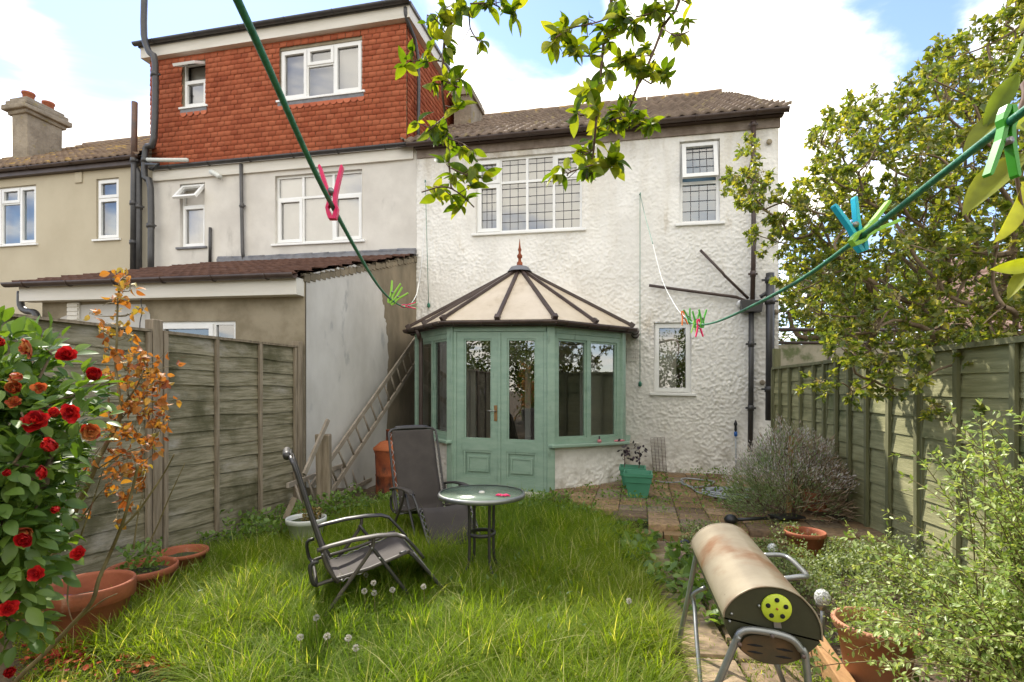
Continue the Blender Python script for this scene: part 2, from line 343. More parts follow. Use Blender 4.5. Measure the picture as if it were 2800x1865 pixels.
M['roofc'] = mat('lichen_concrete_tile', (.13, .095, .07), (.24, .18, .135), 1.6, .85, .4, 50, stains=[((.3, .24, .13), 5, .56, .7, (1, 1, 1)), ((.1, .07, .05), 11, .6, .72, (1, 1, 1))])
M['roofold'] = mat('ochre_lichen_tile', (.14, .09, .06), (.24, .17, .11), 2.5, .9, .4, 50, stains=[((.42, .27, .07), 3, .55, .66, (1, 1, 1)), ((.09, .07, .05), 10, .6, .7, (1, 1, 1))])
M['roofb'] = mat('brown_tile', (.07, .035, .024), (.12, .062, .042), 5, .85, .3, 50, spec=.25)
M['chim'] = mat('mossy_render', (.2, .165, .12), (.33, .28, .21), 3, .95, .6, 18, bdist=.03, stains=[((.27, .22, .08), 5, .58, .7, (1, 1, 1))])
M['pot'] = mat('terracotta', (.27, .075, .03), (.38, .12, .055), 5, .8, .5, 30, bdist=.006, stains=[((.5, .33, .24), 5, .62, .75, (1, 1, 1)), ((.16, .06, .03), 3, .62, .75, (1, 1, 1))])
M['sage'] = mat('sage_green_paint', (.215, .325, .25), (.28, .39, .305), 4, .5, .35, 40, stretch=(1, 1, 3), bdist=.003, stains=[((.14, .21, .16), 6, .6, .78, (2, 2, .5)), ((.3, .36, .3), 30, .68, .76, (1, 1, 1))])
M['poly'] = mat('cream_roof_sheet', (.55, .46, .33), (.66, .57, .44), 2.5, .4, .1, 6, stains=[((.4, .31, .19), 3, .54, .78, (1, 1, 1)), ((.3, .24, .16), 12, .66, .8, (1, 1, .6))])
M['wood'] = mat('grey_green_weathered_wood', (.14, .125, .065), (.35, .315, .22), 8, .85, .9, 40, stretch=(1, .35, 5.5), bdist=.01, stains=[((.085, .08, .036), 1.4, .48, .68, (1, 1, 1)), ((.4, .37, .31), 2.0, .56, .74, (.8, .8, 1.6)), ((.16, .1, .05), 14, .64, .74, (1, .4, 3))])
M['woodp'] = mat('weathered_post', (.16, .125, .08), (.3, .245, .175), 9, .85, .6, 25, stretch=(3, 3, .3), bdist=.006)
M['woodg'] = mat('green_stained_wood', (.2, .2, .09), (.37, .355, .185), 6, .8, .8, 40, stretch=(1, .25, 4), bdist=.006, stains=[((.1, .12, .04), 1.2, .52, .7, (1, 1, 1)), ((.08, .07, .04), 14, .7, .78, (1, .6, 1.5))])
M['woodgp'] = mat('green_post', (.12, .125, .055), (.2, .195, .1), 6, .8, .4, 24, stretch=(3, 3, .4), bdist=.006)
M['alu'] = mat('old_ladder_wood', (.24, .2, .15), (.36, .31, .25), 7, .8, .5, 20, stretch=(1, 1, 1), bdist=.005)
M['rust'] = mat('rusty_steel', (.17, .035, .012), (.33, .085, .025), 6, .8, .5, 40, bdist=.005, stains=[((.05, .022, .014), 4, .52, .66, (1, 1, .5))])
M['soil'] = mat('brown_soil', (.07, .045, .027), (.15, .105, .065), 9, .95, 1.0, 30, bdist=.03, stains=[((.045, .06, .018), 1.6, .5, .65, (1, 1, 1)), ((.26, .22, .16), 60, .68, .72, (1, 1, 1))])
M['slab'] = rndmat('stone_slab', [(.2, .12, .055), (.3, .19, .09), (.36, .24, .13), (.15, .095, .05), (.26, .2, .13)], rough=.85, bump=.6, bscale=22, noise_mix=.7)
M['path'] = rndmat('worn_path_slab', [(.22, .15, .09), (.3, .21, .13), (.36, .27, .17)], rough=.9, bump=.8, bscale=14, noise_mix=.8)
M['timber'] = mat('orange_timber', (.32, .17, .065), (.42, .24, .1), 8, .8, .5, 22, stretch=(6, 1, 6), bdist=.006)
M['steel'] = mat('galvanised_tube', (.2, .21, .2), (.3, .31, .3), 6, .38, metal=.7)
M['frame'] = mat('black_powder_tube', (.03, .028, .026), (.045, .042, .038), 8, .4)
M['framew'] = mat('grey_brown_tube', (.045, .039, .03), (.075, .064, .05), 8, .5)
M['fabric'] = mat('grey_brown_mesh_fabric', (.04, .033, .028), (.06, .05, .043), 4, .8, .5, 300, bdist=.002)
M['lace'] = mat('grey_cord', (.3, .29, .28), None, rough=.7)
M['clip'] = mat('grey_metal', (.25, .25, .24), None, rough=.35, metal=.8)
M['lid'] = mat('weathered_silver_paint', (.24, .2, .14), (.36, .31, .22), 3, .4, .15, 60, metal=.35, bdist=.003, stains=[((.2, .095, .04), 3.0, .48, .7, (1, 1, 1)), ((.1, .06, .035), 26, .68, .74, (1, 1, 1))])
M['bbqend'] = mat('dark_olive_metal', (.035, .037, .018), (.055, .055, .028), 4, .5, .15, 60, metal=.3, bdist=.003)
M['bbqrust'] = mat('burnt_rust_metal', (.05, .04, .02), (.17, .085, .03), 5, .6, .3, 40, metal=.2, bdist=.003)
M['limeplastic'] = mat('lime_disc', (.42, .52, .02), (.5, .58, .05), 12, .4)
M['blackhole'] = mat('black_hole', (.008, .008, .008), None, rough=.9)
M['gplastic'] = mat('green_planter_plastic', (.05, .22, .13), (.075, .27, .165), 3, .45)
M['wplastic'] = mat('white_bowl_plastic', (.5, .52, .48), (.62, .63, .58), 3, .5)
M['hose'] = mat('grey_blue_hose', (.28, .31, .33), (.36, .38, .38), 9, .4)
M['black'] = mat('black_plastic', (.012, .013, .014), (.022, .023, .025), 5, .4)
M['tabg'] = mat('frosted_glass_top', (.17, .24, .165), (.27, .34, .24), 7, .22, .5, 60, bdist=.004); M['tabg'].node_tree.nodes['Principled BSDF'].inputs['Alpha'].default_value = .72
M['rope'] = mat('green_plastic_cord', (.01, .12, .06), (.03, .22, .12), 90, .45, .6, 200, bdist=.002)
M['ropew'] = mat('white_cord', (.62, .64, .6), None, rough=.5)
M['thin'] = mat('thin_green_cord', (.03, .16, .1), None, rough=.5)
def peg_mat(n, c):
    m = mat(n, c, None, rough=.35); b = m.node_tree.nodes['Principled BSDF']; b.inputs['Subsurface Weight'].default_value = .25; b.inputs['Subsurface Radius'].default_value = (.01, .01, .01); return m
M['pmag'] = peg_mat('magenta_peg', (.75, .012, .13)); M['pgreen'] = peg_mat('lime_peg', (.3, .6, .06)); M['pcyan'] = peg_mat('cyan_peg', (.02, .5, .65)); M['porange'] = peg_mat('orange_peg', (.8, .2, .03))
M['pgr2'] = peg_mat('green_peg', (.06, .36, .02)); M['pmint'] = peg_mat('pale_green_peg', (.4, .75, .4))
M['bark'] = mat('brown_bark', (.13, .09, .055), (.26, .19, .12), 12, .9, .8, 40, bdist=.01)
M['twig'] = mat('dark_twig', (.09, .05, .035), (.16, .1, .07), 20, .8)
M['cane'] = mat('green_brown_cane', (.1, .075, .03), (.2, .16, .06), 12, .7, stains=[((.2, .09, .05), 8, .6, .7, (1, 1, 1))])
M['grass'] = rndmat('grass_blades', [(.075, .135, .01), (.125, .195, .015), (.2, .26, .02), (.46, .43, .2)], rough=.6, trans=.5, tcol=(2.1, 2.1, .5), spec=.22)
M['cherry'] = rndmat('cherry_leaves', [(.05, .1, .012), (.09, .15, .015), (.17, .22, .025), (.26, .28, .04)], rough=.5, spec=.3, trans=.5, tcol=(2.3, 2.1, .35), noise_mix=.35, bscale=45)
M['holly'] = rndmat('holly_leaves', [(.07, .11, .022), (.11, .155, .03), (.17, .2, .045), (.3, .29, .08)], rough=.4, trans=.45, tcol=(2.4, 2.2, .6), spec=.6)
M['blossom'] = rndmat('pale_flower_clusters', [(.22, .17, .08), (.33, .28, .15), (.42, .38, .2)], rough=.8, trans=.2)
M['camel'] = rndmat('camellia_leaves', [(.06, .12, .022), (.1, .17, .03), (.16, .24, .045)], rough=.42, trans=.25, spec=.4, tcol=(2.4, 2.4, .6))
M['petal'] = rndmat('red_petals', [(.28, .006, .01), (.5, .01, .012), (.66, .03, .02)], rough=.5, trans=.25, tcol=(1.2, 1, 1))
M['petalo'] = rndmat('fading_orange_petals', [(.4, .03, .012), (.5, .13, .03), (.42, .2, .05)], rough=.6, trans=.25, tcol=(1.2, 1, 1))
M['brownleaf'] = rndmat('withered_orange_leaves', [(.22, .06, .015), (.36, .13, .025), (.45, .2, .03), (.34, .27, .04)], rough=.6, trans=.35, tcol=(1.5, 1.3, .8))
M['jas'] = rndmat('pale_green_leaves', [(.15, .24, .04), (.28, .38, .09), (.5, .58, .24)], rough=.4, trans=.35, tcol=(1.7, 1.6, .8))
M['lav'] = rndmat('lavender_leaves', [(.15, .23, .08), (.22, .32, .11), (.36, .4, .26)], rough=.7, trans=.15)
M['lavf'] = rndmat('dry_lavender_heads', [(.36, .3, .24), (.5, .45, .4), (.6, .56, .54)], rough=.8)
M['herb'] = rndmat('small_herb_leaves', [(.09, .13, .03), (.16, .21, .06), (.27, .31, .12)], rough=.5, trans=.3, tcol=(1.8, 1.8, .8))
M['weed'] = rndmat('weed_leaves', [(.07, .13, .025), (.12, .2, .035), (.2, .29, .07)], rough=.45, trans=.4, tcol=(1.9, 1.9, .7))
M['bgleaf'] = rndmat('far_foliage', [(.04, .07, .012), (.08, .12, .02), (.14, .18, .035)], rough=.5, trans=.35, tcol=(2.4, 2.2, .8))
M['fluff'] = rndmat('dandelion_fluff', [(.42, .4, .34), (.6, .57, .5)], rough=.8, trans=.3, tcol=(1, 1, 1))
M['pinkroof'] = mat('pinkish_tiles', (.3, .19, .15), (.38, .25, .2), 5, .85, .3, 30)
M['net'] = mat('grey_net_cloth', (.26, .24, .17), (.36, .33, .25), 3, .9, stains=[((.12, .14, .06), 4, .5, .7, (1, 1, 1))])

# weather staining of the roughcast: grime band under the eaves and splashed damp at the foot of the wall
def grime(m):
    nt = m.node_tree; b = nt.nodes['Principled BSDF']; src = b.inputs['Base Color'].links[0].from_socket
    tc = nt.nodes.new('ShaderNodeTexCoord'); sp_ = nt.nodes.new('ShaderNodeSeparateXYZ'); nt.links.new(tc.outputs['Object'], sp_.inputs[0]); fac = None
    for lo, hi, st, s, col in ((5.25, 5.85, (1.2, 1.2, .35), 3.5, (.3, .25, .18)), (.75, .05, (1, 1, 1), 6, (.25, .22, .15)), (3.5, 6.2, (2.2, 2.2, .3), 1.6, (.58, .52, .41))):
        r = nt.nodes.new('ShaderNodeMapRange'); r.inputs[1].default_value = lo; r.inputs[2].default_value = hi; nt.links.new(sp_.outputs[2], r.inputs[0])
        mp = nt.nodes.new('ShaderNodeMapping'); mp.inputs['Scale'].default_value = st; nt.links.new(tc.outputs['Object'], mp.inputs[0]); n = nt.nodes.new('ShaderNodeTexNoise'); n.inputs['Scale'].default_value = s; n.inputs['Detail'].default_value = 6; nt.links.new(mp.outputs[0], n.inputs[0])
        q = nt.nodes.new('ShaderNodeMapRange'); q.inputs[1].default_value = .44; q.inputs[2].default_value = .72; nt.links.new(n.outputs['Fac'], q.inputs[0]); mu = nt.nodes.new('ShaderNodeMath'); mu.operation = 'MULTIPLY'; nt.links.new(r.outputs[0], mu.inputs[0]); nt.links.new(q.outputs[0], mu.inputs[1])
        mx_ = nt.nodes.new('ShaderNodeMixRGB'); nt.links.new(mu.outputs[0], mx_.inputs[0]); nt.links.new(src, mx_.inputs[1]); mx_.inputs[2].default_value = (*col, 1); src = mx_.outputs[0]
    nt.links.new(src, b.inputs['Base Color'])
grime(M['pebble'])

# ------------------------------------------------------------------ ground
m = MB(); m.add([(-400, -400, -.02), (400, -400, -.02), (400, 400, -.02), (-400, 400, -.02)], [(0, 1, 2, 3)])
m.build('ground', M['soil'], kind='structure')
# garden soil with small humps
def soil_patch():
    nx, ny = 170, 200; xs = np.linspace(-5, 5, nx); ys = np.linspace(-3, 9.4, ny); X, Y = np.meshgrid(xs, ys); Z = .03 * (vnoise(X * 3 + 20, Y * 3 + 20) - .5) + .025 * (vnoise(X * 11 + 5, Y * 11 + 9) - .5) + .0
    i = np.arange(nx * ny).reshape(ny, nx); F = np.stack([i[:-1, :-1], i[:-1, 1:], i[1:, 1:], i[1:, :-1]], -1).reshape(-1, 4)
    o = np_mesh('garden_soil', np.stack([X, Y, Z], -1).reshape(-1, 3), [F], M['soil'], smooth=True); tag(o, kind='structure')
soil_patch()

# ------------------------------------------------------------------ windows
def rect_px(tl, tr, br, bl, w=0):
    a, b, c, d = [fp(*p, w) for p in (tl, tr, br, bl)]
    return (a[0] + d[0]) / 2, (b[0] + c[0]) / 2, (c[1] + d[1]) / 2, (a[1] + b[1]) / 2
def z1(x, y): return x / 1.96, y / 1.96
def z2(x, y): return 1000 + x / 1.96, y / 1.96
def z7(x, y): return 1700 + x / 2.14, 700 + y / 2.14
def z4(x, y): return x / 2.6133, 700 + y / 2.6133
def z5(x, y): return 700 + x / 2.6133, 700 + y / 2.6133
def z6(x, y): return 1050 + x / 1.96, 650 + y / 1.96
def A1(x, y): return 700 + x / 2.614, 1100 + y / 2.614
def A3(x, y): return 1600 + x / 3.363, 1150 + y / 3.363
def A5(x, y): return 1700 + x / 3.363, 1400 + y / 3.363
def window(parent, T, rc, panes, depth=.05, fw=.045, blind='blind', sill=True, lead=None, openings={}, frame='upvc', sillm=None, glass='glass', t=.06, label=None, handle=True):
    """panes: list (fx0,fx1,fy0,fy1,sash) in fractions measured left->right, bottom->top"""
    x0, x1, z0, z1_ = rc; W_, H_ = x1 - x0, z1_ - z0; holes = []; info = []
    for i, (a, b, c, d, sash) in enumerate(panes):
        h = (x0 + a * W_ + (fw if a == 0 else fw * .5), x0 + b * W_ - (fw if b == 1 else fw * .5), z0 + c * H_ + (fw if c == 0 else fw * .5), z0 + d * H_ - (fw if d == 1 else fw * .5))
        holes.append(h); info.append((h, sash, i))
    win = MB().plate(T, x0, x1, z0, z1_, holes, depth, t).build('window', M[frame], parent, bevel=.004)
    if label: win['label'] = label
    for h, sash, i in info:
        TT, dy = T, depth
        if i in openings:
            TT = T.sub(0, depth - .03, h[3], rx=openings[i]); hh = (h[0], h[1], h[2] - h[3], 0); dy = 0
        else: hh = h
        g = hh
        if sash:
            sw = .05; g = (hh[0] + sw, hh[1] - sw, hh[2] + sw, hh[3] - sw)
            MB().plate(TT, hh[0] - .012, hh[1] + .012, hh[2] - .012, hh[3] + .012, [g], dy - .02, .05).build('sash', M[frame], win, bevel=.004)
        gm = MB(); gy = dy + .025; gm.add([TT(g[0], gy, g[2]), TT(g[1], gy, g[2]), TT(g[1], gy, g[3]), TT(g[0], gy, g[3])], [(0, 1, 2, 3)]); gm.build('pane', M[glass], win)
        if lead:
            nx, ny = lead; lm = MB()
            ny_ = max(1, round(ny * (g[3] - g[2]) / (max(q[0][3] - q[0][2] for q in info)))) if ny > 2 else ny
            for k in range(1, nx): xx = g[0] + (g[1] - g[0]) * k / nx; lm.box(TT, xx - .005, xx + .005, gy - .006, gy - .001, g[2], g[3])
            for k in range(1, ny_ + 1): zq = g[2] + (g[3] - g[2]) * k / (ny_ + .6); lm.box(TT, g[0], g[1], gy - .0075, gy - .0025, zq - .005, zq + .005)
            lm.build('lead_strips', M['lead'], win)
    if blind:
        bm = MB(); bm.box(T, x0 + .01, x1 - .01, depth + .16, depth + .17, z0, z1_); bm.build('net_curtain', M[blind], win)
    q = [T(x, y, z) for z in (z0, z1_) for y in (depth + t + .002, depth + .6) for x in (x0, x1)]
    MB().add(q, [(2, 3, 7, 6), (0, 1, 3, 2), (4, 6, 7, 5), (0, 2, 6, 4), (1, 5, 7, 3)]).build('room_backing', M['dark'], win)
    if sill:
        MB().box(T, x0 - .07, x1 + .07, -.05, depth + .001, z0 - .045, z0 - .002).build('sill', M[sillm or frame], win, bevel=.006)
    return win

def relief(T, x0, x1, z0, z1_, holes, step, amp, freq, depth=.12, smooth_low=None):
    """displaced wall surface with openings; returns V, F (arrays) """
    def cuts(a, b, e):
        e = sorted(set([a, b] + [x for x in e if a < x < b])); r = []
        for p, q in zip(e[:-1], e[1:]): n = max(1, int(round((q - p) / step))); r += list(np.linspace(p, q, n + 1)[:-1])
        return np.array(r + [b])
    xs = cuts(x0, x1, [h[0] for h in holes] + [h[1] for h in holes]); zs = cuts(z0, z1_, [h[2] for h in holes] + [h[3] for h in holes])
    X, Z = np.meshgrid(xs, zs); q = X * freq + 50; r = Z * freq + 30
    q2, r2 = q * .8 - r * .6, q * .6 + r * .8; n = .42 * vnoise(q, r) + .38 * vnoise(q2 * 1.27 + 7, r2 * 1.27) + .2 * vnoise(q2 * 2.3, r2 * 2.3); n = np.clip((n - .3) / .42, 0, 1) ** 1.5
    big = vnoise(X * 1.7 + 9, Z * 1.9 + 4); low = np.clip(1.25 - (Z - z0) / (z1_ - z0) * .75, .5, 1.3)
    D = -amp * (n - .35) * 1.6 * low * (.25 + 1.35 * big) - .016 * (big - .5)
    o, ax, ay, az = [np.array(v) for v in (T.o, T.ax, T.ay, T.az)]
    V = (o + X[..., None] * ax + D[..., None] * ay + Z[..., None] * az).reshape(-1, 3)
    i = np.arange(X.size).reshape(X.shape); F = np.stack([i[:-1, :-1], i[:-1, 1:], i[1:, 1:], i[1:, :-1]], -1)
    cx = (xs[:-1] + xs[1:]) / 2; cz = (zs[:-1] + zs[1:]) / 2; CXm, CZm = np.meshgrid(cx, cz); keep = np.ones(CXm.shape, bool)
    for h in holes: keep &= ~((CXm > h[0]) & (CXm < h[1]) & (CZm > h[2]) & (CZm < h[3]))
    F = F[keep]; mb = MB()
    for h in holes:
        a, b, c, d = h; P = [T(a, .012, c), T(b, .012, c), T(b, .012, d), T(a, .012, d), T(a, depth, c), T(b, depth, c), T(b, depth, d), T(a, depth, d)]
        P[:4] = [T(a, -.004, c), T(b, -.004, c), T(b, -.004, d), T(a, -.004, d)]
        mb.add(P, [(1, 5, 4, 0), (2, 6, 5, 1), (3, 7, 6, 2), (0, 4, 7, 3)])
    b = len(V); V = np.concatenate([V, np.array(mb.v)]) if mb.v else V
    if mb.f: F = np.concatenate([F, np.array(mb.f) + b])
    return V, F

def tiles(name, mat_, parent, T, L, R_, slope_len, nc, period, h=.028, lift=.022, samples=6, label=None, ragged=0):
    """T: frame at eaves with x along eaves, y up the slope, z normal. L(t),R(t) give left/right x at slope fraction t"""
    W0 = R_(0) - L(0); n = int(W0 / period * samples); V = []; 
    u = np.linspace(0, 1, n + 1)
    o, ax, ay, az = [np.array(v) for v in (T.o, T.ax, T.ay, T.az)]
    rows = []
    for c in range(nc):
        t0, t1 = c / nc, (c + 1) / nc; j = random.uniform(-.006, .006)
        for (t, dz, ov) in ((t0, 0., 0), (t0, lift + .008, 0), (t1, 0.008, .0)):
            x = L(t) + (R_(t) - L(t)) * u; ph = (x - L(0)) / period * 2 * np.pi; hh = h * (.5 + .5 * np.cos(ph)) ** .8
            ti = np.floor((x - L(0)) / period / 1); jit = (_tab[(ti.astype(int) * 7) & 255, (c * 13) & 255] - .5) * .006
            y = t * slope_len + (jit * 2 if dz or t == t0 else 0) - (0.0 if t == t1 else 0)
            rows.append(o + x[:, None] * ax + (np.zeros_like(x) + y)[:, None] * ay + (hh + dz + jit + j)[:, None] * az)
    V = np.array(rows).reshape(-1, 3); w = n + 1; F = []
    k = np.arange(n)
    for c in range(nc):
        for a in (0, 1):
            r0 = (3 * c + a) * w; r1 = r0 + w; F.append(np.stack([r0 + k, r0 + k + 1, r1 + k + 1, r1 + k], 1))
    o_ = np_mesh(name, V, [np.concatenate(F)], mat_, parent)
    if label: o_['label'] = label
    return o_
def gutter(parent, T, x0, x1, y, z, r=.06, m='gutter', brackets=None, name='gutter'):
    g = MB(); n = 8; V = []; 
    for x in (x0, x1):
        for k in range(n + 1): a = math.pi * k / n; V.append(T(x, y + math.cos(a) * r, z - math.sin(a) * r))
        for k in range(n, -1, -1): a = math.pi * k / n; V.append(T(x, y + math.cos(a) * (r - .006), z - math.sin(a) * (r - .006)))
    w = 2 * (n + 1); g.add(V, [(k, (k + 1) % w, w + (k + 1) % w, w + k) for k in range(w)], True); g.add(V[:w], [tuple(range(w))]); g.add(V[w:], [tuple(range(w))])
    for i in range(brackets or 0):
        xx = x0 + (x1 - x0) * (i + .5) / brackets
        P = [T(xx, y + math.cos(math.pi * k / n) * (r + .006), z - math.sin(math.pi * k / n) * (r + .006)) for k in range(n + 1)]
        g.tube(P, .008, 5); 
    return g.build(name, M[m], parent)
def pipe(parent, pts, r=.035, m='gutter', collars=(), name='drainpipe', sp=4, label=None, n=12):
    g = MB().tube(pts, r, n, sp)
    for p in collars:
        p = Vector(p); g.tube([p - Vector((0, 0, .045)), p + Vector((0, 0, .045))], r * 1.22, n)
        g.box(Frame(p, HF.ax, HF.ay, HF.az), -r * 1.9, r * 1.9, -.005, .03, -.015, .015)
    o = g.build(name, M[m], parent)
    if label: o['label'] = label
    return o
# ------------------------------------------------------------------ white pebbledashed house
def wp(px, py, w=0): u, v = fp(px, py, w); return HF(u, -w, v)
UP, UR, UL = -4.03, 2.14, -10.04          # party wall, right corner, left end of the middle house
vg = fp(1630, 362, .15)[1]
wh = thing('terraced_house', 'white pebbledashed end house with brown tiled roof behind the green conservatory', 'house', HF(-1, 0, 0))
winA = rect_px(z2(590, 852), z2(1160, 806), z2(1160, 1222), z2(590, 1255)); winB = rect_px(z2(1682, 760), z2(1898, 742), z2(1898, 1188), z2(1682, 1200)); winC = rect_px(z7(188, 388), z7(408, 390), z7(408, 803), z7(188, 800))
bayhole = (-3.3, -.5, -.3, 2.25)
V, F = relief(HF, UP, UR, -.3, vg + .02, [winA, winB, winC, bayhole], .0145, .0105, 33)
np_mesh('wall', V, [F], M['pebble'], wh, smooth=True)
m = MB(); m.box(HF, UP + .02, UR - .002, .13, .3, -.3, .02)          # core that closes the sides
m.add([HF(UR, -.002, -.3), HF(UR, 8, -.3), HF(UR, 8, vg + .1), HF(UR, -.002, vg + .1)], [(0, 1, 2, 3)])
m.add([HF(UR, -.002, vg + .1), HF(UR, 8, vg + .1), HF(UR - .2, 5, vg + 3.0)], [(0, 1, 2)])
m.build('side_wall', M['pebble'], wh)
m = MB()
for x in (-.05, .75, 1.15, 1.75): m.box(HF, x, x + random.uniform(.2, .35), -.02, .02, .02, .02 + random.uniform(.07, .12))
m.build('exposed_brick', mat('damp_red_brick', (.16, .05, .03), (.24, .1, .07), 30, .9, .4, 60), wh)
window(wh, HF, winA, [(0, .235, 0, .66, 1), (0, .235, .66, 1, 1), (.235, .49, 0, .67, 0), (.235, .49, .67, 1, 0), (.49, .74, 0, .67, 0), (.49, .74, .67, 1, 0), (.74, 1, 0, .67, 0), (.74, 1, .67, 1, 1)], lead=(3, 5), blind='blindw')
window(wh, HF, winB, [(0, 1, 0, .5, 0), (0, 1, .5, 1, 1)], lead=(4, 3), blind='blindb', openings={1: R(-14)}, depth=.06, fw=.05)
window(wh, HF, winC, [(0, 1, 0, 1, 1)], blind=None, fw=.035)
m = MB(); m.box(HF, UP, UR + .05, -.13, .0, vg + .03, vg + .09); m.build('fascia', M['bgutter'], wh)
m = MB(); m.box(HF, UP + .02, UR + .02, -.03, .02, vg - .12, vg + .028); m.build('eaves_band', mat('dirty_brown_band', (.16, .12, .09), (.26, .21, .17), 6, .8, .4, 30), wh)
gutter(wh, HF, UP - .1, UR + .1, -.2, vg + .085, .062, 'bgutter', 7)
rise = 3.08; run = 5.25; sl_ = math.hypot(rise, run); ay = (NV * run + Vector((0, 0, rise))) / sl_; az = (Vector((0, 0, run)) - NV * rise) / sl_
RT = Frame(HF(0, -.24, vg + .055), HF.ax, ay, az)
tiles('roof', M['roofc'], wh, RT, lambda t: UP - .12 - 1.2 * min(1, t * 3), lambda t: UR + .12 - .26 * t, sl_, 17, .2, .05, .04, 8)
m = MB(); m.add([RT(UP - .3, 0, -.02), RT(UR + .12, 0, -.02), RT(UR - .14, sl_, -.02), RT(UP - .8, sl_, -.02)], [(0, 1, 2, 3)])
m.add([RT(UR + .1, 0, -.06), RT(UR - .16, sl_, -.06), RT(UR - .16, sl_, .03), RT(UR + .1, 0, .03)], [(0, 1, 2, 3)]); m.build('roof_deck', M['bgutter'], wh)
m = MB()
for i in range(15):
    x0 = UP - .8 + i * (UR + .66 - UP) / 15; x1 = x0 + (UR + .66 - UP) / 15 - .01
    m.tube([RT(x0, sl_ + .02, .0), RT(x1, sl_ + .02, random.uniform(-.01, .01))], .11, 12)
m.build('ridge_tiles', M['roofold'], wh)
m = MB(); cu, cvb = -4.03, vg
m.box(HF, -4.12, -3.72, 2.3, 3.2, vg + .9, 8.32); m.box(HF, -4.17, -3.67, 2.25, 3.25, 8.1, 8.2); m.build('chimney', M['chim'], wh)
# pipes on the right of the wall
P = lambda pts, w: [wp(*p, w) for p in pts]
pipe(wh, P([z2(2078, 655), z2(2078, 1000), z2(2080, 1300), z7(765, 270)], .12), .036, 'bgutter', [wp(*z2(2078, 665), .12), wp(*z2(2080, 1278), .12), wp(*z7(768, 105), .12)], sp=1)
pipe(wh, P([z7(758, 320), z7(757, 700), z7(752, 1145)], .12), .04, 'gutter', [wp(*z7(757, 515), .12), wp(*z7(755, 890), .12)], sp=1)
h = [wp(*z7(x, y), .12) for x, y in ((705, 270), (810, 270), (800, 325), (718, 325))]
hm = MB(); u0, v0 = fp(*z7(757, 298), .12); hm.prism(HF, [(u0 - .17, v0 + .1), (u0 + .17, v0 + .1), (u0 + .14, v0 - .09), (u0 - .14, v0 - .09)], -.22, -.02); hm.build('hopper', M['gutter'], wh, bevel=.01)
pipe(wh, P([z7(868, 100), z7(868, 500), z7(865, 962)], .16), .062, 'gutter', [wp(*z7(868, 140), .16), wp(*z7(867, 265), .16), wp(*z7(866, 780), .16)], sp=1, name='soil_pipe')
pipe(wh, P([(1915, 684), (1975, 745), z7(600, 112), z7(742, 250)], .1), .022, 'bgutter', sp=1, name='waste_pipe')
pipe(wh, P([z7(160, 172), z7(400, 205), z7(670, 240), z7(735, 268)], .08), .024, 'bgutter', sp=1, name='waste_pipe')
pipe(wh, P([z7(812, 240), z7(850, 215)], .14), .03, 'gutter', sp=1, name='pipe_branch')
m = MB(); m.lathe((0, 0, 0), [(0, 0), (.05, .005), (.055, .05), (.05, .1), (.03, .13), (0, .14)], 14, T=HF.sub(*[fp(*z7(690, 288), 0)[0], 0, fp(*z7(690, 288), 0)[1]], rx=R(75))); m.build('outside_light', M['upvc'], wh)
for (a, b) in ((z7(62, 575), .5), (z7(70, 1130), .5)):
    u, v = fp(*a); g = MB(); 
    g.plate(HF, u - .09, u + .09, v - .11, v + .11, [(u - .075 + k * .03, u - .06 + k * .03, v - .09 + j * .065, v - .04 + j * .065) for k in range(6) for j in range(3)], -.03, .04); g.build('air_brick', M['pebble'], wh)
m = MB(); 
for p in (z2(2160, 765), z7(820, 740), z7(900, 330)): u, v = fp(*p); m.lathe((0, 0, 0), [(0, 0), (.04, 0), (.045, .02), (.025, .035), (0, .03)], 10, T=HF.sub(u, -.02, v, rx=R(90)))
m.build('rusty_fixing', M['chim'], wh)

# ------------------------------------------------------------------ middle house with tile hung dormer
mh = thing('terraced_house', 'middle house in old grey render with an orange tile-hung loft dormer', 'house', HF(-7, 0, 0))
vm = (fp(418, 462, .1)[1] + fp(1138, 392, .1)[1]) / 2
w1 = rect_px(z1(965, 987), z1(1098, 978), z1(1097, 1325), z1(965, 1322)); w2 = rect_px(z1(1475, 944), z1(1942, 905), z1(1940, 1290), z1(1475, 1305))
V, F = relief(HF, UL, UP - .002, -.3, vm + .02, [w1, w2], .06, .006, 4)
np_mesh('wall', V, [F], M['render'], mh, smooth=True)
m = MB(); m.box(HF, UL + .02, UP - .03, .14, .3, -.3, vm); m.build('wall_core', M['render'], mh)
window(mh, HF, w1, [(0, 1, 0, .66, 1), (0, 1, .66, 1, 1)], openings={1: R(-38)}, sillm='leadfl', fw=.035, depth=.07)
window(mh, HF, w2, [(0, .31, 0, .67, 1), (0, .31, .67, 1, 0), (.31, .66, 0, .67, 0), (.31, .66, .67, 1, 0), (.66, 1, 0, .67, 1), (.66, 1, .67, 1, 0)], depth=.06)
m = MB(); m.box(HF, UL + .05, UP - .05, -.05, .0, vm - .24, vm - .02); m.build('fascia', M['trim'], mh)
gutter(mh, HF, UL + .05, UP - .1, -.11, vm + .02, .058, 'gutter', 6)
pipe(mh, P([z1(1292, 880), z1(1295, 1100), z1(1300, 1350), z1(1306, 1392)], .07), .034, 'pipegrey', [wp(*z1(1296, 1102), .07)], sp=1)
pipe(mh, P([z1(1127, 1220), z1(1125, 1405)], .05), .03, 'gutter', sp=1, name='overflow_pipe')
pipe(mh, P([z1(1130, 920), z1(1165, 940), z1(1180, 950)], .12), .05, 'wplastic', sp=2, name='vent_cowl')
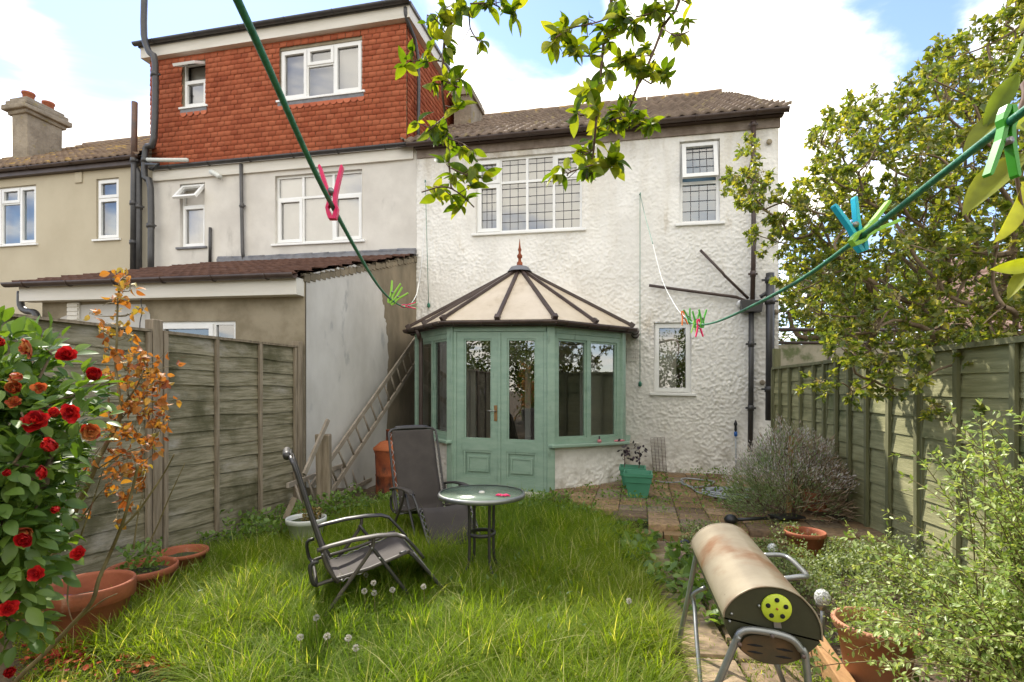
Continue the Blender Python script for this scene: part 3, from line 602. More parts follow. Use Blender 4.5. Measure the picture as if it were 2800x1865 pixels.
# dormer
DY = .2; dv0 = fp(1120, 390, -DY)[1] - .02; dv1 = fp(1104, 66, -DY)[1]; du0 = fp(412, 372, -DY)[0]; du1 = fp(1112, 200, -DY)[0]
w3 = rect_px(z1(985, 335), z1(1103, 326), z1(1103, 568), z1(975, 576), -DY); w4 = rect_px(z1(1502, 270), z1(1942, 212), z1(1942, 492), z1(1502, 538), -DY)
DFm = HF.sub(0, DY, 0)
m = MB(); m.plate(DFm, du0, du1, dv0 - .1, dv1 + .05, [w3, w4], .012, .15); m.add([DFm(du0, .012, dv0 - .1), DFm(du0, 4.9, dv0), DFm(du0, 4.9, dv1), DFm(du0, .012, dv1)], [(0, 1, 2, 3)])
m.add([DFm(du1, .012, dv0 - .1), DFm(du1, 5.2, dv0), DFm(du1, 5.2, dv1), DFm(du1, .012, dv1)], [(3, 2, 1, 0)]); dorm = m.build('dormer', M['cement'], mh)
def tile_t(w=.163, h=.155, t=.02):
    a = w / 2 - .0035; V = [(-a, 0, 0), (a, 0, 0), (a, -t - .006, 0), (-a, -t - .006, 0), (-a, 0, h), (a, 0, h), (a, -t * .3, h), (-a, -t * .3, h)]
    return np.array(V, float), [np.array([(3, 2, 6, 7), (0, 1, 2, 3), (0, 3, 7, 4), (1, 5, 6, 2)])]
def hang(T, x0, x1, z0, z1_, holes, name, parent, slopecut=None):
    V, Fq, rr = [], [], []; rows = int((z1_ - z0) / .104)
    for r in range(rows + 1):
        z = z0 + r * .104; k = 0; x = x0 - (.0825 if r % 2 else 0); dzr = random.uniform(-.003, .003)
        segs = [(x0, x1)]
        for h in holes:
            if z + .06 > h[2] - .13 and z < h[3] - .01:
                ns = []
                for a, b in segs:
                    if h[0] > a: ns.append((a, min(b, h[0] - .004)))
                    if h[1] < b: ns.append((max(a, h[1] + .004), b))
                segs = ns
        while x < x1:
            for a, b in segs:
                xa, xb = max(x + .005, a), min(x + .160, b)
                if xb - xa < .02 or (slopecut and z < slopecut(xa)): continue
                dz = dzr + random.uniform(-.0015, .0015); dy = random.uniform(-.003, .002); tl = random.uniform(-.002, .002); zt = min(z + .15, z1_ + .02); bi = len(V)
                for (zq, yy) in ((z + dz, 0.), (z + dz, -.024), (zt, -.004)): V += [tuple(T(xa, yy + dy + tl, zq)), tuple(T(xb, yy + dy - tl, zq))]
                v = random.random(); rr += [v] * 6; Fq += [(bi, bi + 1, bi + 3, bi + 2), (bi + 2, bi + 3, bi + 5, bi + 4)]
            x += .165
    return np_mesh(name, np.array(V), [np.array(Fq)], M['tile'], parent, rnd=np.array(rr))
hang(DFm, du0, du1, dv0, dv1, [w3, w4], 'hung_tiles', dorm)
CF = Frame(HF(du1, DY, 0), HF.ay, -HF.ax, HF.az); CF.ax = Vector((HF.ay.x, HF.ay.y, 0))
k_ = rise / run
hang(CF, 0, 4.9, dv0 - .1, dv1, [], 'hung_tiles', dorm, slopecut=lambda x: vg + k_ * (x + .44) - .15)
m = MB(); m.box(DFm, du0 - .12, du1 + .12, -.14, 5.0, dv1 + .02, dv1 + .24); m.build('fascia', M['trim'], dorm)
m = MB(); m.box(DFm, du0 - .16, du1 + .16, -.16, 5.1, dv1 + .242, dv1 + .3); m.build('flat_roof', M['leadfl'], dorm)
gutter(dorm, DFm, du0 - .2, du1 + .16, -.22, dv1 + .3, .06, 'gutter', 6)
window(mh, DFm, w3, [(0, 1, 0, .6, 1), (0, 1, .6, 1, 1)], openings={1: R(-62)}, depth=.05, fw=.035)
window(mh, DFm, w4, [(0, .33, 0, 1, 1), (.33, .66, 0, .63, 0), (.33, .66, .63, 1, 1), (.66, 1, 0, 1, 1)], depth=.03)
m = MB()
for (a, b, c, d) in (w3, w4): m.box(DFm, a - .04, b + .04, -.03, .0, c - .16, c - .046)
m.build('lead_flashing', M['leadfl'], dorm)
sc_v = [(-.07, 0, 0), (.07, 0, 0)]; th = np.linspace(0, math.pi, 7)
SV = np.array([(-.075 * math.cos(a), 0, -.06 * math.sin(a)) for a in th] + [(.075, -.0, .03), (-.075, -.0, .03)]); SF = [np.array([tuple(range(9))])]
for (a, b, c, d) in (w3, w4):
    P_ = []
    n = int((b - a + .16) / .15)
    for i in range(n): P_.append(DFm(a - .04 + (i + .5) * (b - a + .1) / n, -.034, c - .15))
    scatter('scalloped_tiles', (SV, SF), np.array(P_), np.tile(np.array(HF.ax), (len(P_), 1)), np.tile(np.array(HF.az), (len(P_), 1)), 1, M['tile'], dorm)
pipe(dorm, [DFm(du1 + .04, -.15, dv1 + .2), DFm(du1 + .05, -.1, dv1 + .0), DFm(du1 + .1, .3, dv1 - .45), DFm(du1 + .1, .3, dv0 + .05)], .034, 'gutter', sp=3)
# stack of soil pipes at the left end
pipe(mh, P([z1(774, -30), z1(772, 190), z1(800, 280), z1(832, 340), z1(826, 740), z1(790, 785), z1(778, 820), z1(776, 950), z1(808, 1010), z1(808, 1500)], .16), .062, 'gutter', [wp(*z1(778, 860), .16), wp(*z1(808, 1210), .16), wp(*z1(830, 400), .16)], name='soil_pipe', sp=3)
pipe(mh, P([z1(1005, 858), z1(860, 858), z1(790, 856)], .2), .04, 'wplastic', name='waste_pipe', sp=1)
pipe(mh, P([z1(815, 910), z1(850, 880), z1(780, 880)], .24), .03, 'gutter', name='waste_pipe', sp=1)
# low roof of the middle house behind the dormer edge
# ------------------------------------------------------------------ beige house
lh = thing('terraced_house', 'beige rendered house with an ochre lichened roof at the far left', 'house', HF(-12, 0, 0))
vl = (fp(0, 482, .1)[1] + fp(357, 449, .1)[1]) / 2
w5 = rect_px(z1(515, 960), z1(635, 950), z1(637, 1278), z1(515, 1284)); w6 = list(rect_px(z1(0, 1004), z1(194, 990), z1(192, 1306), z1(0, 1314))); w6[0] = w6[1] - 1.75; w6 = tuple(w6)
m = MB(); m.plate(HF, -17.5, UL - .003, -.3, vl, [w5, w6], .0, .14); m.add([HF(-17.5, .14, -.3), HF(UL, .14, -.3), HF(UL, .14, vl), HF(-17.5, .14, vl)], [(0, 1, 2, 3)]) if 0 else None
m.build('wall', M['cream'], lh)
window(lh, HF, w5, [(0, 1, 0, .68, 1), (0, 1, .68, 1, 1)], blind='blindb', depth=.05)
window(lh, HF, w6, [(0, .38, 0, 1, 1), (.38, .7, 0, .72, 0), (.38, .7, .72, 1, 1), (.7, 1, 0, 1, 1)], blind='blindb', depth=.05)
m = MB(); m.box(HF, -17.5, UL - .12, -.12, .0, vl - .02, vl + .14); m.build('fascia', M['bgutter'], lh)
gutter(lh, HF, -17.5, UL - .15, -.17, vl + .13, .06, 'bgutter', 6)
RL = Frame(HF(0, -.22, vl + .12), HF.ax, (NV * 5 + Vector((0, 0, 3.1))).normalized(), (Vector((0, 0, 5)) - NV * 3.1).normalized())
tiles('roof', M['roofold'], lh, RL, lambda t: -17.5, lambda t: UL - .08, 5.4, 16, .2, .034, .03)
m = MB(); m.add([RL(-17.5, 0, -.03), RL(UL - .08, 0, -.03), RL(UL - .08, 5.4, -.03), RL(-17.5, 5.4, -.03)], [(0, 1, 2, 3)]); m.tube([RL(-17.5, 5.4, 0), RL(UL - .05, 5.4, 0)], .11, 10); m.build('roof_deck', M['roofold'], lh)
m = MB(); m.box(HF, du0 - .0, du0 + .05, .0, 4.9, vm - .1, dv0 + .4); m.build('party_wall', M['cement'], lh)
cy = 2.2; cu1, cv1 = fp(*z1(68, 870), -1.6); cu2, _ = fp(*z1(330, 840), -1.6); cu0, cvt = fp(*z1(60, 620), -1.6)
m = MB(); m.box(HF, cu0 + .02, cu0 + .56, 1.6, 2.5, vl + .5, cvt + .05, j=.02)
for dz, e in ((0, .07), (.1, .16), (.22, .1), (.32, .04)): m.box(HF, cu0 + .02 - e, cu0 + .56 + e, 1.6 - e, 2.5 + e, cvt + .0 + dz, cvt + .13 + dz, j=.015)
ch = m.build('chimney', M['chim'], lh, bevel=.03)
for k in (1.8, 2.3):
    MB().lathe(HF(cu0 + .32, k, cvt + .4), [(.12, 0), (.13, .22), (.15, .23), (.15, .28), (.11, .28), (.1, .1)], 18).build('chimney_pot', M['pot'], ch)
pipe(lh, P([z1(722, 548), z1(720, 700), z1(718, 860)], .2), .058, 'rustpipe', name='soil_pipe', sp=1, label='rust brown upper length of soil pipe')
pipe(lh, P([z1(718, 856), z1(716, 1000), z1(712, 1520)], .2), .054, 'gutter', [wp(*z1(717, 860), .2), wp(*z1(714, 1090), .2), wp(*z1(713, 1300), .2)], name='soil_pipe', sp=1)
pipe(lh, P([z1(720, 890), z1(742, 930), z1(745, 990), z1(744, 1520)], .14), .06, 'gutter', [wp(*z1(744, 1110), .14)], name='soil_pipe', sp=2)
m = MB(); u, v = fp(*z1(425, 953)); m.box(HF, u - .1, u + .1, -.03, 0, v - .12, v + .12); m.build('vent_cover', M['cream'], lh, bevel=.01)

# ------------------------------------------------------------------ rear extension of the middle house
EW = 3.39; EL = -8.27; EFm = HF.sub(0, -EW, 0); ve = 2.74
ex = thing('rear_extension', 'low rear extension in brown cement with brown tiled lean-to roof and a whitened side wall', 'extension', HF(-6, -EW, 0))
def fe(p): return fp(*p, EW)
dr = [fe(z4(1110, 470)), fe(z4(1683, 463))]; dwu0, dwu1, dwv = dr[0][0], dr[1][0], dr[1][1]
m = MB(); m.plate(EFm, EL, UP + .0, -.3, ve + .05, [(dwu0, dwu1, .05, dwv)], 0, .12)
m.build('front_wall', M['cement'], ex)
vt0 = ve + .1; vt1 = fp(1137, 706)[1] + .01
m = MB(); m.add([HF(UP, -EW, -.3), HF(UP, 0, -.3), HF(UP, 0, vt1), HF(UP, -EW, vt0)], [(0, 1, 2, 3)]); m.build('side_wall', M['cement2'], ex); m = MB(); m.add([HF(EL, -EW, -.3), HF(EL, 0, -.3), HF(EL, 0, vt1), HF(EL, -EW, vt0)], [(3, 2, 1, 0)])
m.build('side_wall', M['cement2'], ex)
# white painted area: outline in side wall coordinates (distance y, height)
def us(p):
    q = uplane(*z5(*p), UP); y = (q.x * SN + q.y * CS) - DF; return y, q.z - SL * UP
out = [(357, 1700), (357, 190), (400, 168), (470, 150), (540, 135), (600, 128), (660, 112), (700, 100), (760, 112), (800, 140), (840, 190), (870, 240), (893, 290), (900, 330), (905, 375), (915, 390), (913, 470), (925, 490), (932, 520), (930, 590), (940, 610), (938, 690), (947, 760), (940, 830), (938, 860), (935, 1000), (940, 1100), (932, 1250), (935, 1400), (930, 1560), (925, 1700)]
o2 = []
for i, p in enumerate(out):
    y, z = us(p); o2.append((max(y, -EW + .0), z))
    if 2 < i < len(out) - 1:
        y2, z2_ = us(out[i + 1]); 
        for t in (.33, .66): o2.append((y + (y2 - y) * t + random.uniform(-.02, .02), z + (z2_ - z) * t + random.uniform(-.02, .02)))
SF_ = Frame(HF(UP + .004, 0, 0), (NV.x, NV.y, 0), (-HF.ax.x, -HF.ax.y, 0), (0, 0, 1)); 
m = MB(); n = len(o2); m.add([SF_(y, 0, z + SL * UP) for y, z in o2], [tuple(range(n))]); m.build('white_paint', M['patch'], ex)
m = MB(); uu = [fe(z4(*p)) for p in ((385, 480), (440, 440), (490, 420), (490, 370), (580, 350), (700, 345), (1040, 345), (1075, 420), (1075, 470), (1110, 470), (1110, 560), (360, 560))]
m.add([EFm(u, -.004, v) for u, v in uu], [tuple(range(len(uu) - 1, -1, -1))]); m.build('white_paint', M['patch'], ex)
u, v = fe(z4(537, 402)); m = MB(); m.box(EFm, u - .1, u + .1, -.03, -.006, v - .13, v + .13)
for k in range(4): m.box(EFm, u - .09, u + .09, -.045, -.03, v - .11 + k * .06, v - .07 + k * .06)
m.build('vent_cover', M['trim'], ex)
window(ex, EFm, (dwu0 + .02, dwu1, .06, dwv), [(0, .72, 0, 1, 1), (.72, 1, 0, 1, 0)], depth=.03, blind=None, sill=False)
m = MB(); m.box(EFm, EL - .2, UP - .01, -.16, -.0, ve - .17, ve + .04); m.build('fascia', M['trim'], ex)
gutter(ex, EFm, EL - .35, UP + .02, -.23, ve + .07, .06, 'bgutter', 6)
er = vt1 - vt0 + .08; esl = math.hypot(er, EW + .2); eay = (NV * (EW + .2) + Vector((0, 0, er))) / esl; eaz = (Vector((0, 0, EW + .2)) - NV * er) / esl
RE = Frame(EFm(0, -.2, ve + .06), HF.ax, eay, eaz)
tiles('roof', M['roofb'], ex, RE, lambda t: EL - .25, lambda t: UP + .03 + random.uniform(-.05, .05), esl, 11, .15, .022, .03)
m = MB(); m.add([RE(EL - .25, 0, -.03), RE(UP + .02, 0, -.03), RE(UP + .02, esl, -.03), RE(EL - .25, esl, -.03)], [(0, 1, 2, 3), (3, 2, 1, 0)]); m.build('roof_deck', M['bgutter'], ex)
mv = MB(); rz = lambda y: ve + .06 + (y + EW + .2) * er / (EW + .2); N_ = 30
for i in range(N_):
    ya, yb = -EW - .02 + (EW) * i / N_, -EW - .02 + EW * (i + 1) / N_; mv.box(HF, UP - .05, UP + .012 + random.uniform(-.006, .012), ya, yb, rz(ya) - .1, rz(ya) - .012 + random.uniform(-.01, .02))
mv.build('verge_mortar', M['cement2'], ex)
m = MB(); a, b = fp(602, 712)[0], UP
for i in range(12):
    x0 = a + (b - a) * i / 12; m.tube([HF(x0, -.04, vt1 + .13 + random.uniform(-.01, .01)), HF(x0 + (b - a) / 12, -.04, vt1 + .13 + random.uniform(-.01, .01))], .032 + random.uniform(0, .01), 8)
m.box(HF, a, b, -.1, 0, vt1 + .03, vt1 + .11, j=.008); m.build('mortar_fillet', M['leadfl'], ex)
pe = lambda *pts: [EFm(fe(z4(*p))[0], -.1, fe(z4(*p))[1]) for p in pts]
pipe(ex, pe((205, 262), (205, 360), (240, 400), (300, 410), (320, 445), (330, 520)), .045, 'gutter', sp=3)
pipe(ex, pe((1070, 285), (1055, 330), (1065, 400), (1050, 470), (1048, 520)), .006, 'black', name='cable', sp=3)

# ------------------------------------------------------------------ conservatory
cs = thing('conservatory', 'sage green conservatory with a cream faceted roof and rusty finial', 'conservatory', HF(-1.9, -1, 0))
A_, B_ = (-2.63, 2.02), (-1.18, 2.02); l_ = .937
pl = [(-2.63 - l_, 0), (-2.63 - l_, 2.02 - l_), A_, B_, (B_[0] + l_, 2.02 - l_), (B_[0] + l_, 0)]
ZB, ZS, ZT = .03, .68, 2.37
def face(i):
    (u0, w0), (u1, w1) = pl[i], pl[i + 1]; a, b = HF(u0, -w0, 0), HF(u1, -w1, 0); d = b - a; L = d.length; ax = Vector((d.x / L, d.y / L, d.z / L)); ay = Vector((0, 0, 1)).cross(Vector((d.x, d.y, 0)).normalized())
    return Frame(a, ax, ay, (0, 0, 1)), L
rough_w = []
for i in (0, 1, 3, 4):
    T, L = face(i); e = -.03
    V, F = relief(T, -.01 if i != 3 else .0, L + .02, -.2, ZS - .0, [], .0145, .011, 34)
    np_mesh('dwarf_wall', V, [F], M['pebble'], cs, smooth=True)
    MB().box(T, 0, L, .03, .14, -.2, ZS - .03).build('dwarf_wall', M['upvc'], cs)
    MB().box(T, -.04, L + .05, -.09, .12, ZS, ZS + .045).build('sill', M['sage'], cs, bevel=.01)
    pn = [(0, .5, 0, 1, 0), (.5, 1, 0, 1, 0)] if L > 1.2 else [(0, 1, 0, 1, 0)]
    H0, H1 = ZS + .047, ZT - .12
    z_off = MB().plate(T, .05, L - .05, H0, H1 + .0, [(.12, L / 2 - .03, H0 + .07, H1 - .07), (L / 2 + .03, L - .12, H0 + .07, H1 - .07)], .0, .07).build('window', M['sage'], cs, bevel=.006)
    for a, b in ((.12, L / 2 - .03), (L / 2 + .03, L - .12)):
        MB().plate(T, a + .001, b - .001, H0 + .071, H1 - .071, [(a + .03, b - .03, H0 + .1, H1 - .1)], .02, .04).build('sash', M['sage'], z_off, bevel=.004)
        g = MB(); g.add([T(a + .03, .04, H0 + .1), T(b - .03, .04, H0 + .1), T(b - .03, .04, H1 - .1), T(a + .03, .04, H1 - .1)], [(0, 1, 2, 3)]); g.build('pane', M['glassd'], z_off)
    MB().box(T, -.0, L, -.01, .09, H1 + .002, ZT).build('head_rail', M['sage'], cs, bevel=.006)
for i, (u, w) in enumerate(pl):
    if i in (0, 5): continue
    q = HF(u, -w, 0); ang = {1: -22.5, 2: 22.5, 3: -22.5 + 0, 4: 22.5}[i]
    T = Frame(q, HF.ax, HF.ay, (0, 0, 1)).sub(0, 0, 0, rz=R({1: -67.5, 2: -22.5, 3: 22.5, 4: 67.5}[i]))
    b0 = ZB if i in (2, 3) else ZS + .047
    MB().box(T, -.055, .055, -.02, .1, b0, ZT + .001).build('corner_post', M['sage'], cs, bevel=.008)
T, L = face(2)
MB().box(T, .06, L - .06, -.02, .09, ZT - .1, ZT).build('head_rail', M['sage'], cs, bevel=.006)
for a_, b_ in ((.0, .098), (L - .098, L)): MB().box(T, a_, b_, -.012, .08, ZB, ZT - .101).build('door_jamb', M['sage'], cs, bevel=.006)
MB().box(T, .04, L - .04, -.06, .12, -.02, ZB + .03).build('threshold', M['trim'], cs, bevel=.006)
mid = L / 2
for (a, b, nm) in ((.1, mid - .003, 0), (mid + .003, L - .1, 1)):
    d = MB(); gz0, gz1 = .75, ZT - .2; gx0, gx1 = a + .105, b - .105
    d.plate(T, a, b, ZB + .035, ZT - .103, [(gx0, gx1, gz0, gz1), (gx0 - .01, gx1 + .01, .22, .6)], .0, .05)
    door = d.build('door', M['sage'], cs, bevel=.005)
    MB().plate(T, gx0 + .001, gx1 - .001, gz0 + .001, gz1 - .001, [(gx0 + .025, gx1 - .025, gz0 + .025, gz1 - .025)], .012, .03).build('glazing_bead', M['sage'], door)
    g = MB(); g.add([T(gx0 + .02, .03, gz0 + .02), T(gx1 - .02, .03, gz0 + .02), T(gx1 - .02, .03, gz1 - .02), T(gx0 + .02, .03, gz1 - .02)], [(0, 1, 2, 3)]); g.build('pane', M['glassd'], door)
    pm = MB(); x0, x1 = gx0 - .009, gx1 + .009; pm.plate(T, x0, x1, .221, .599, [(x0 + .03, x1 - .03, .25, .57)], .008, .03); pm.box(T, x0 + .03, x1 - .03, .03, .04, .25, .57)
    pm.plate(T, x0 + .06, x1 - .06, .3, .52, [(x0 + .085, x1 - .085, .325, .495)], .006, .024); pm.box(T, x0 + .085, x1 - .085, .014, .03, .325, .495); pm.build('panel', M['sage'], door, bevel=.006)
    if nm == 0:
        hm = MB(); hx = b - .05; hm.box(T, hx - .022, hx + .022, -.008, -.001, 1.02, 1.24); hb = MB(); hb.tube([T(hx, -.01, 1.16), T(hx, -.05, 1.16), T(hx - .02, -.055, 1.16), T(hx - .11, -.05, 1.16)], .008, 8, 3)
        h_ = hm.build('handle', mat('worn_brass', (.25, .13, .05), (.33, .2, .09), 20, .45, metal=.6), door); hb.build('lever', M['clip'], h_)
MB().box(T, mid - .02, mid + .02, -.014, -.001, ZB + .04, ZT - .11).build('cover_strip', M['sage'], cs)
# roof
ZE, ZA = ZT + .05, 3.36; apx = (-1.84, 1.02); ov = .14
C2 = (-1.905, .9)
def outp(u, w): 
    du, dw = u - C2[0], w - (C2[1] if w > .5 else w); L = math.hypot(du, dw); return (u + du / L * ov, w + dw / L * ov if w > .5 else 0.0)
ro = [outp(*p) for p in pl]
AP = HF(apx[0], -apx[1], ZA); AW = HF(apx[0], -.02, ZA)
def e3(p, z=ZE): return HF(p[0], -p[1], z)
cor = [e3(p) for p in ro]; mids = [(cor[1] + cor[2]) / 2, (cor[2] + cor[3]) / 2, (cor[3] + cor[4]) / 2]
order = [cor[1], mids[0], cor[2], mids[1], cor[3], mids[2], cor[4]]
for i in range(6): MB().add([order[i], order[i + 1], AP, AP - Vector((0, 0, .02)), order[i + 1] - Vector((0, 0, .02)), order[i] - Vector((0, 0, .02))], [(0, 1, 2), (5, 3, 4)]).build('roof_panel', M['poly'], cs)
MB().add([cor[0], cor[1], AP, AW], [(0, 1, 2, 3)]).build('roof_panel', M['poly'], cs); MB().add([cor[4], cor[5], AW, AP], [(0, 1, 2, 3)]).build('roof_panel', M['poly'], cs)
br = M['bgutter']
for q in order:
    MB().bar(q + Vector((0, 0, .025)), AP + Vector((0, 0, .02)), .05, .045).build('glazing_bar', M['bgutter'], cs, bevel=.006)
    MB().bar(q + Vector((0, 0, .02)) + (q - AP).normalized() * .02, q + Vector((0, 0, .03)) + (AP - q).normalized() * .05, .075, .075).build('bar_end_cap', M['bgutter'], cs, bevel=.008)
MB().bar(AW + Vector((0, 0, .01)), AP + Vector((0, 0, .01)), .07, .05).build('ridge_bar', M['bgutter'], cs)
MB().lathe(AP + Vector((0, 0, -.05)), [(.2, 0), (.14, .075), (.06, .1), (.02, .11)], 9).build('roof_cap', M['leadfl'], cs)
MB().lathe(AP + Vector((0, 0, .05)), [(.045, 0), (.045, .05), (.025, .07), (.022, .11), (.04, .13), (.042, .16), (.02, .19), (.018, .22), (.03, .25), (.016, .29), (.003, .42)], 10).build('finial', M['rust'], cs)
for i in range(1, 4):
    a, b = ro[i], ro[i + 1]; d = Vector((b[0] - a[0], 0, 0)); A3_, B3 = e3(a, ZE - .02), e3(b, ZE - .02); dd = (B3 - A3_); ax = dd.normalized(); ay = Vector((0, 0, 1)).cross(Vector((dd.x, dd.y, 0)).normalized())
    G = Frame(A3_, ax, ay, (0, 0, 1)); gutter(cs, G, -.02, dd.length + .02, -.03, 0, .055, 'bgutter', 4); MB().box(G, 0, dd.length, .03, .05, -.07, .03).build('fascia', M['bgutter'], cs)
for (i, j) in ((0, 1), (4, 5)):
    A3_, B3 = e3(ro[i], ZE - .02), e3(ro[j], ZE - .02); dd = B3 - A3_; G = Frame(A3_, dd.normalized(), Vector((0, 0, 1)).cross(Vector((dd.x, dd.y, 0)).normalized()), (0, 0, 1)); gutter(cs, G, 0, dd.length, -.03, 0, .055, 'bgutter', 2)
T1, L1 = face(1)
pipe(cs, [T1(.47, -.16, ZE - .06), T1(.47, -.12, ZE - .2), T1(.47, -.1, ZE - .3), T1(.47, -.1, 1.2), T1(.47, -.1, .05)], .035, 'bgutter', sp=2)
# interior: floor, plaster wall behind, white door frame
m = MB(); m.add([HF(u, -w + .0, .04) for u, w in pl], [tuple(range(6))]); m.build('inner_floor', mat('floor_tiles', (.3, .25, .2), (.38, .32, .26), 4, .5), cs)
m = MB(); m.box(HF, -3.45, -3.0, .13, .2, 0, 2.3); m.box(HF, -.95, -.4, .13, .2, 0, 2.3); m.box(HF, -3.0, -.95, .13, .2, 2.0, 2.4); m.build('inner_wall', M['pebble'], cs)
m = MB(); m.plate(HF, -3.0, -.95, .04, 2.0, [(-2.93, -2.0, .1, 1.93), (-1.9, -1.02, .1, 1.93)], .12, .06); fr = m.build('inner_door_frame', M['upvc'], cs, bevel=.004)
MB().plate(HF, -3.98, .6, 0, 2.4, [(-3.0, -.95, .04, 2.0)], .24, .02).build('inner_partition', M['blindw'], cs)
q = [HF(x, y, z) for z in (0., 2.4) for y in (.26, 3.4) for x in (-3.98, .6)]; MB().add(q, [(2, 3, 7, 6), (4, 6, 7, 5), (0, 2, 6, 4), (1, 5, 7, 3)]).build('room_lining', M['dark'], cs)
MB().box(HF, -3.5, -.4, 2.8, 2.85, 0, 2.35).build('inner_room_wall', mat('room_wall', (.28, .24, .19), (.36, .32, .26), 2, .8), cs)
MB().box(HF, -3.6, -.3, .3, 2.8, -.02, .03).build('inner_room_floor', M['dark'], cs)
# ------------------------------------------------------------------ fences
def fence_line(a, yaw_dir, side): pass
def boards(T, x0, x1, z0, z1_, n, wave, dz=0, lap=.022):
    """feather-edged boards, x along the fence, -y towards the garden, wavy lower edges"""
    m = MB(); hgt = (z1_ - z0) / n; S = 14; L = x1 - x0
    for r in range(n):
        b = z0 + r * hgt - .012; t = z0 + (r + 1) * hgt + .01; k1, k2 = random.uniform(2, 4.5), random.uniform(0, 6); amp = random.uniform(.3, 1) * wave; y0 = random.uniform(-.004, .004)
        V = []
        for i in range(S + 1):
            x = x0 + L * i / S; w = amp * math.sin(k1 * x / L * 3 + k2) + .3 * wave * math.sin(9 * x / L + k2 * 3); bulge = .006 * math.sin(k1 * x + k2)
            V += [T(x, -lap + y0 + bulge, b + w), T(x, -lap + .008 + y0 + bulge, b + w - .001), T(x, -.004 + y0 + bulge * .5, t + w * .3), T(x, .002 + y0, t + w * .3)]
        F = []
        for i in range(S):
            a = 4 * i; F += [(a + 1, a + 5, a + 4, a), (a, a + 4, a + 6, a + 2), (a + 3, a + 7, a + 5, a + 1), (a + 2, a + 6, a + 7, a + 3)]
        m.add(V, F)
    return m
# left fence: from the extension corner towards the camera and past it
FA = Vector((-2.62, 6.5, 0)); fd = Vector((-.299, -.954, 0)).normalized()
LF = Frame(FA, fd, Vector((0, 0, 1)).cross(fd) * 1, (0, 0, 1))
LF.ay = Vector((-abs(fd.y), abs(fd.x) * (1 if fd.x < 0 else -1), 0)).normalized()   # away from the garden (to the left)
lf = thing('wooden_fence', 'tall grey weathered lap fence on the left with wavy boards and timber posts', 'fence', FA + fd * 3)
xs = [.0, 1.86, 3.74, 5.6, 7.5]
for i in range(4):
    x0, x1 = xs[i] + .06, xs[i + 1] - .06; h0 = 2.0
    pn = boards(LF, x0, x1, .06, h0, 13, .012).build('fence_panel', M['wood'], lf)
    m = MB(); nb = 3 if i == 0 else 2
    for k in range(nb + 1):
        x = x0 + (x1 - x0) * k / nb; x = min(max(x, x0 + .02), x1 - .02); m.box(LF, x - .02, x + .02, -.052, -.024, .04, h0, j=.003)
    m.box(LF, x0, x1, -.05, .03, h0 + .002, h0 + .03, j=.004); m.build('batten', M['woodp'], pn)
for x in xs: MB().box(LF, x - .045, x + .045, -.05, .05, -.1, 2.08 if x != 1.86 else 2.12, j=.005).build('post', M['woodp'], lf, bevel=.006)
# right fence
FB = Vector((4.0, 8.1, 0)); gd = Vector((-.1495, -.989, 0)).normalized()
RF = Frame(FB, gd, Vector((.989, -.1495, 0)), (0, 0, 1))
rf = thing('wooden_fence', 'green stained overlap fence running down the right side of the garden', 'fence', FB + gd * 3)
bx = [0.0, .325, .711, 1.11, 1.53, 1.83, 2.14, 2.45, 2.82, 3.22, 3.655, 4.15, 4.70, 5.2, 5.65, 6.1, 6.55, 7.0]
px_ = [0, 1.83, 3.66, 5.5, 7.35]
for i in range(4):
    x0, x1 = px_[i] + .02, px_[i + 1] - .02
    pn = boards(RF, x0, x1, .08, 1.80, 10, .004).build('fence_panel', M['woodg'], rf)
    m = MB()
    for x in bx:
        if x0 - .03 < x < x1 + .03: m.box(RF, x - .022, x + .022, -.056, -.026, .05, 1.8, j=.003)
    m.box(RF, x0, x1, -.062, .03, 1.802, 1.84, j=.003); m.build('batten', M['woodgp'], pn)
    MB().box(RF, x0, x1, -.03, .0, -.06, .075).build('gravel_board', M['woodgp'], rf)
for x in px_: MB().box(RF, x - .04, x + .04, -.03, .07, -.1, 1.85 if x else 2.12, j=.004).build('post', M['woodgp'], rf, bevel=.005)

# ------------------------------------------------------------------ patio and path
def slabs(name, T, x0, x1, y0, y1, sx, sy, top, th, m_, inside=None, gap=.012, jit=.006, kind='structure', skip=0):
    V, Fq, rr = [], [], []; y = y0; r = 0
    while y < y1 - .01:
        x = x0 - (0 if r % 2 == 0 else 0)
        while x < x1 - .01:
            ok = (inside is None or inside(x + sx / 2, y + sy / 2)) and random.random() >= skip
            if ok:
                b = len(V); jz = random.uniform(-jit, jit); tx, ty = random.uniform(-.008, .008), random.uniform(-.008, .008)
                for zq in (top - th, top - .006, top):
                    e = gap / 2 + (.006 if zq == top else 0)
                    for (a, c) in ((x + e, y + e), (x + sx - e, y + e), (x + sx - e, y + sy - e), (x + e, y + sy - e)):
                        V.append(tuple(T(a + random.uniform(-.002, .002), c, zq + jz + (a - x) * tx + (c - y) * ty))); rr.append(0)
                v = random.random(); rr[-12:] = [v] * 12
                for k in (0, 4): Fq += [(b + k, b + k + 1, b + k + 5, b + k + 4), (b + k + 1, b + k + 2, b + k + 6, b + k + 5), (b + k + 2, b + k + 3, b + k + 7, b + k + 6), (b + k + 3, b + k, b + k + 4, b + k + 7)]
                Fq.append((b + 8, b + 9, b + 10, b + 11))
            x += sx
        y += sy; r += 1
    o = np_mesh(name, np.array(V), [np.array(Fq)], m_, rnd=np.array(rr)); tag(o, kind=kind); return o
PT = Frame(HF(0, 0, .0), (HF.ax.x, HF.ax.y, 0), HF.ay, (0, 0, 1))
def in_patio(x, y):
    if y > -.02 or x > 2.6: return False
    if y > -1.25 and x < -.35: return False
    return (x > -1.1 + max(0, (-y - 2.2)) * .9) 
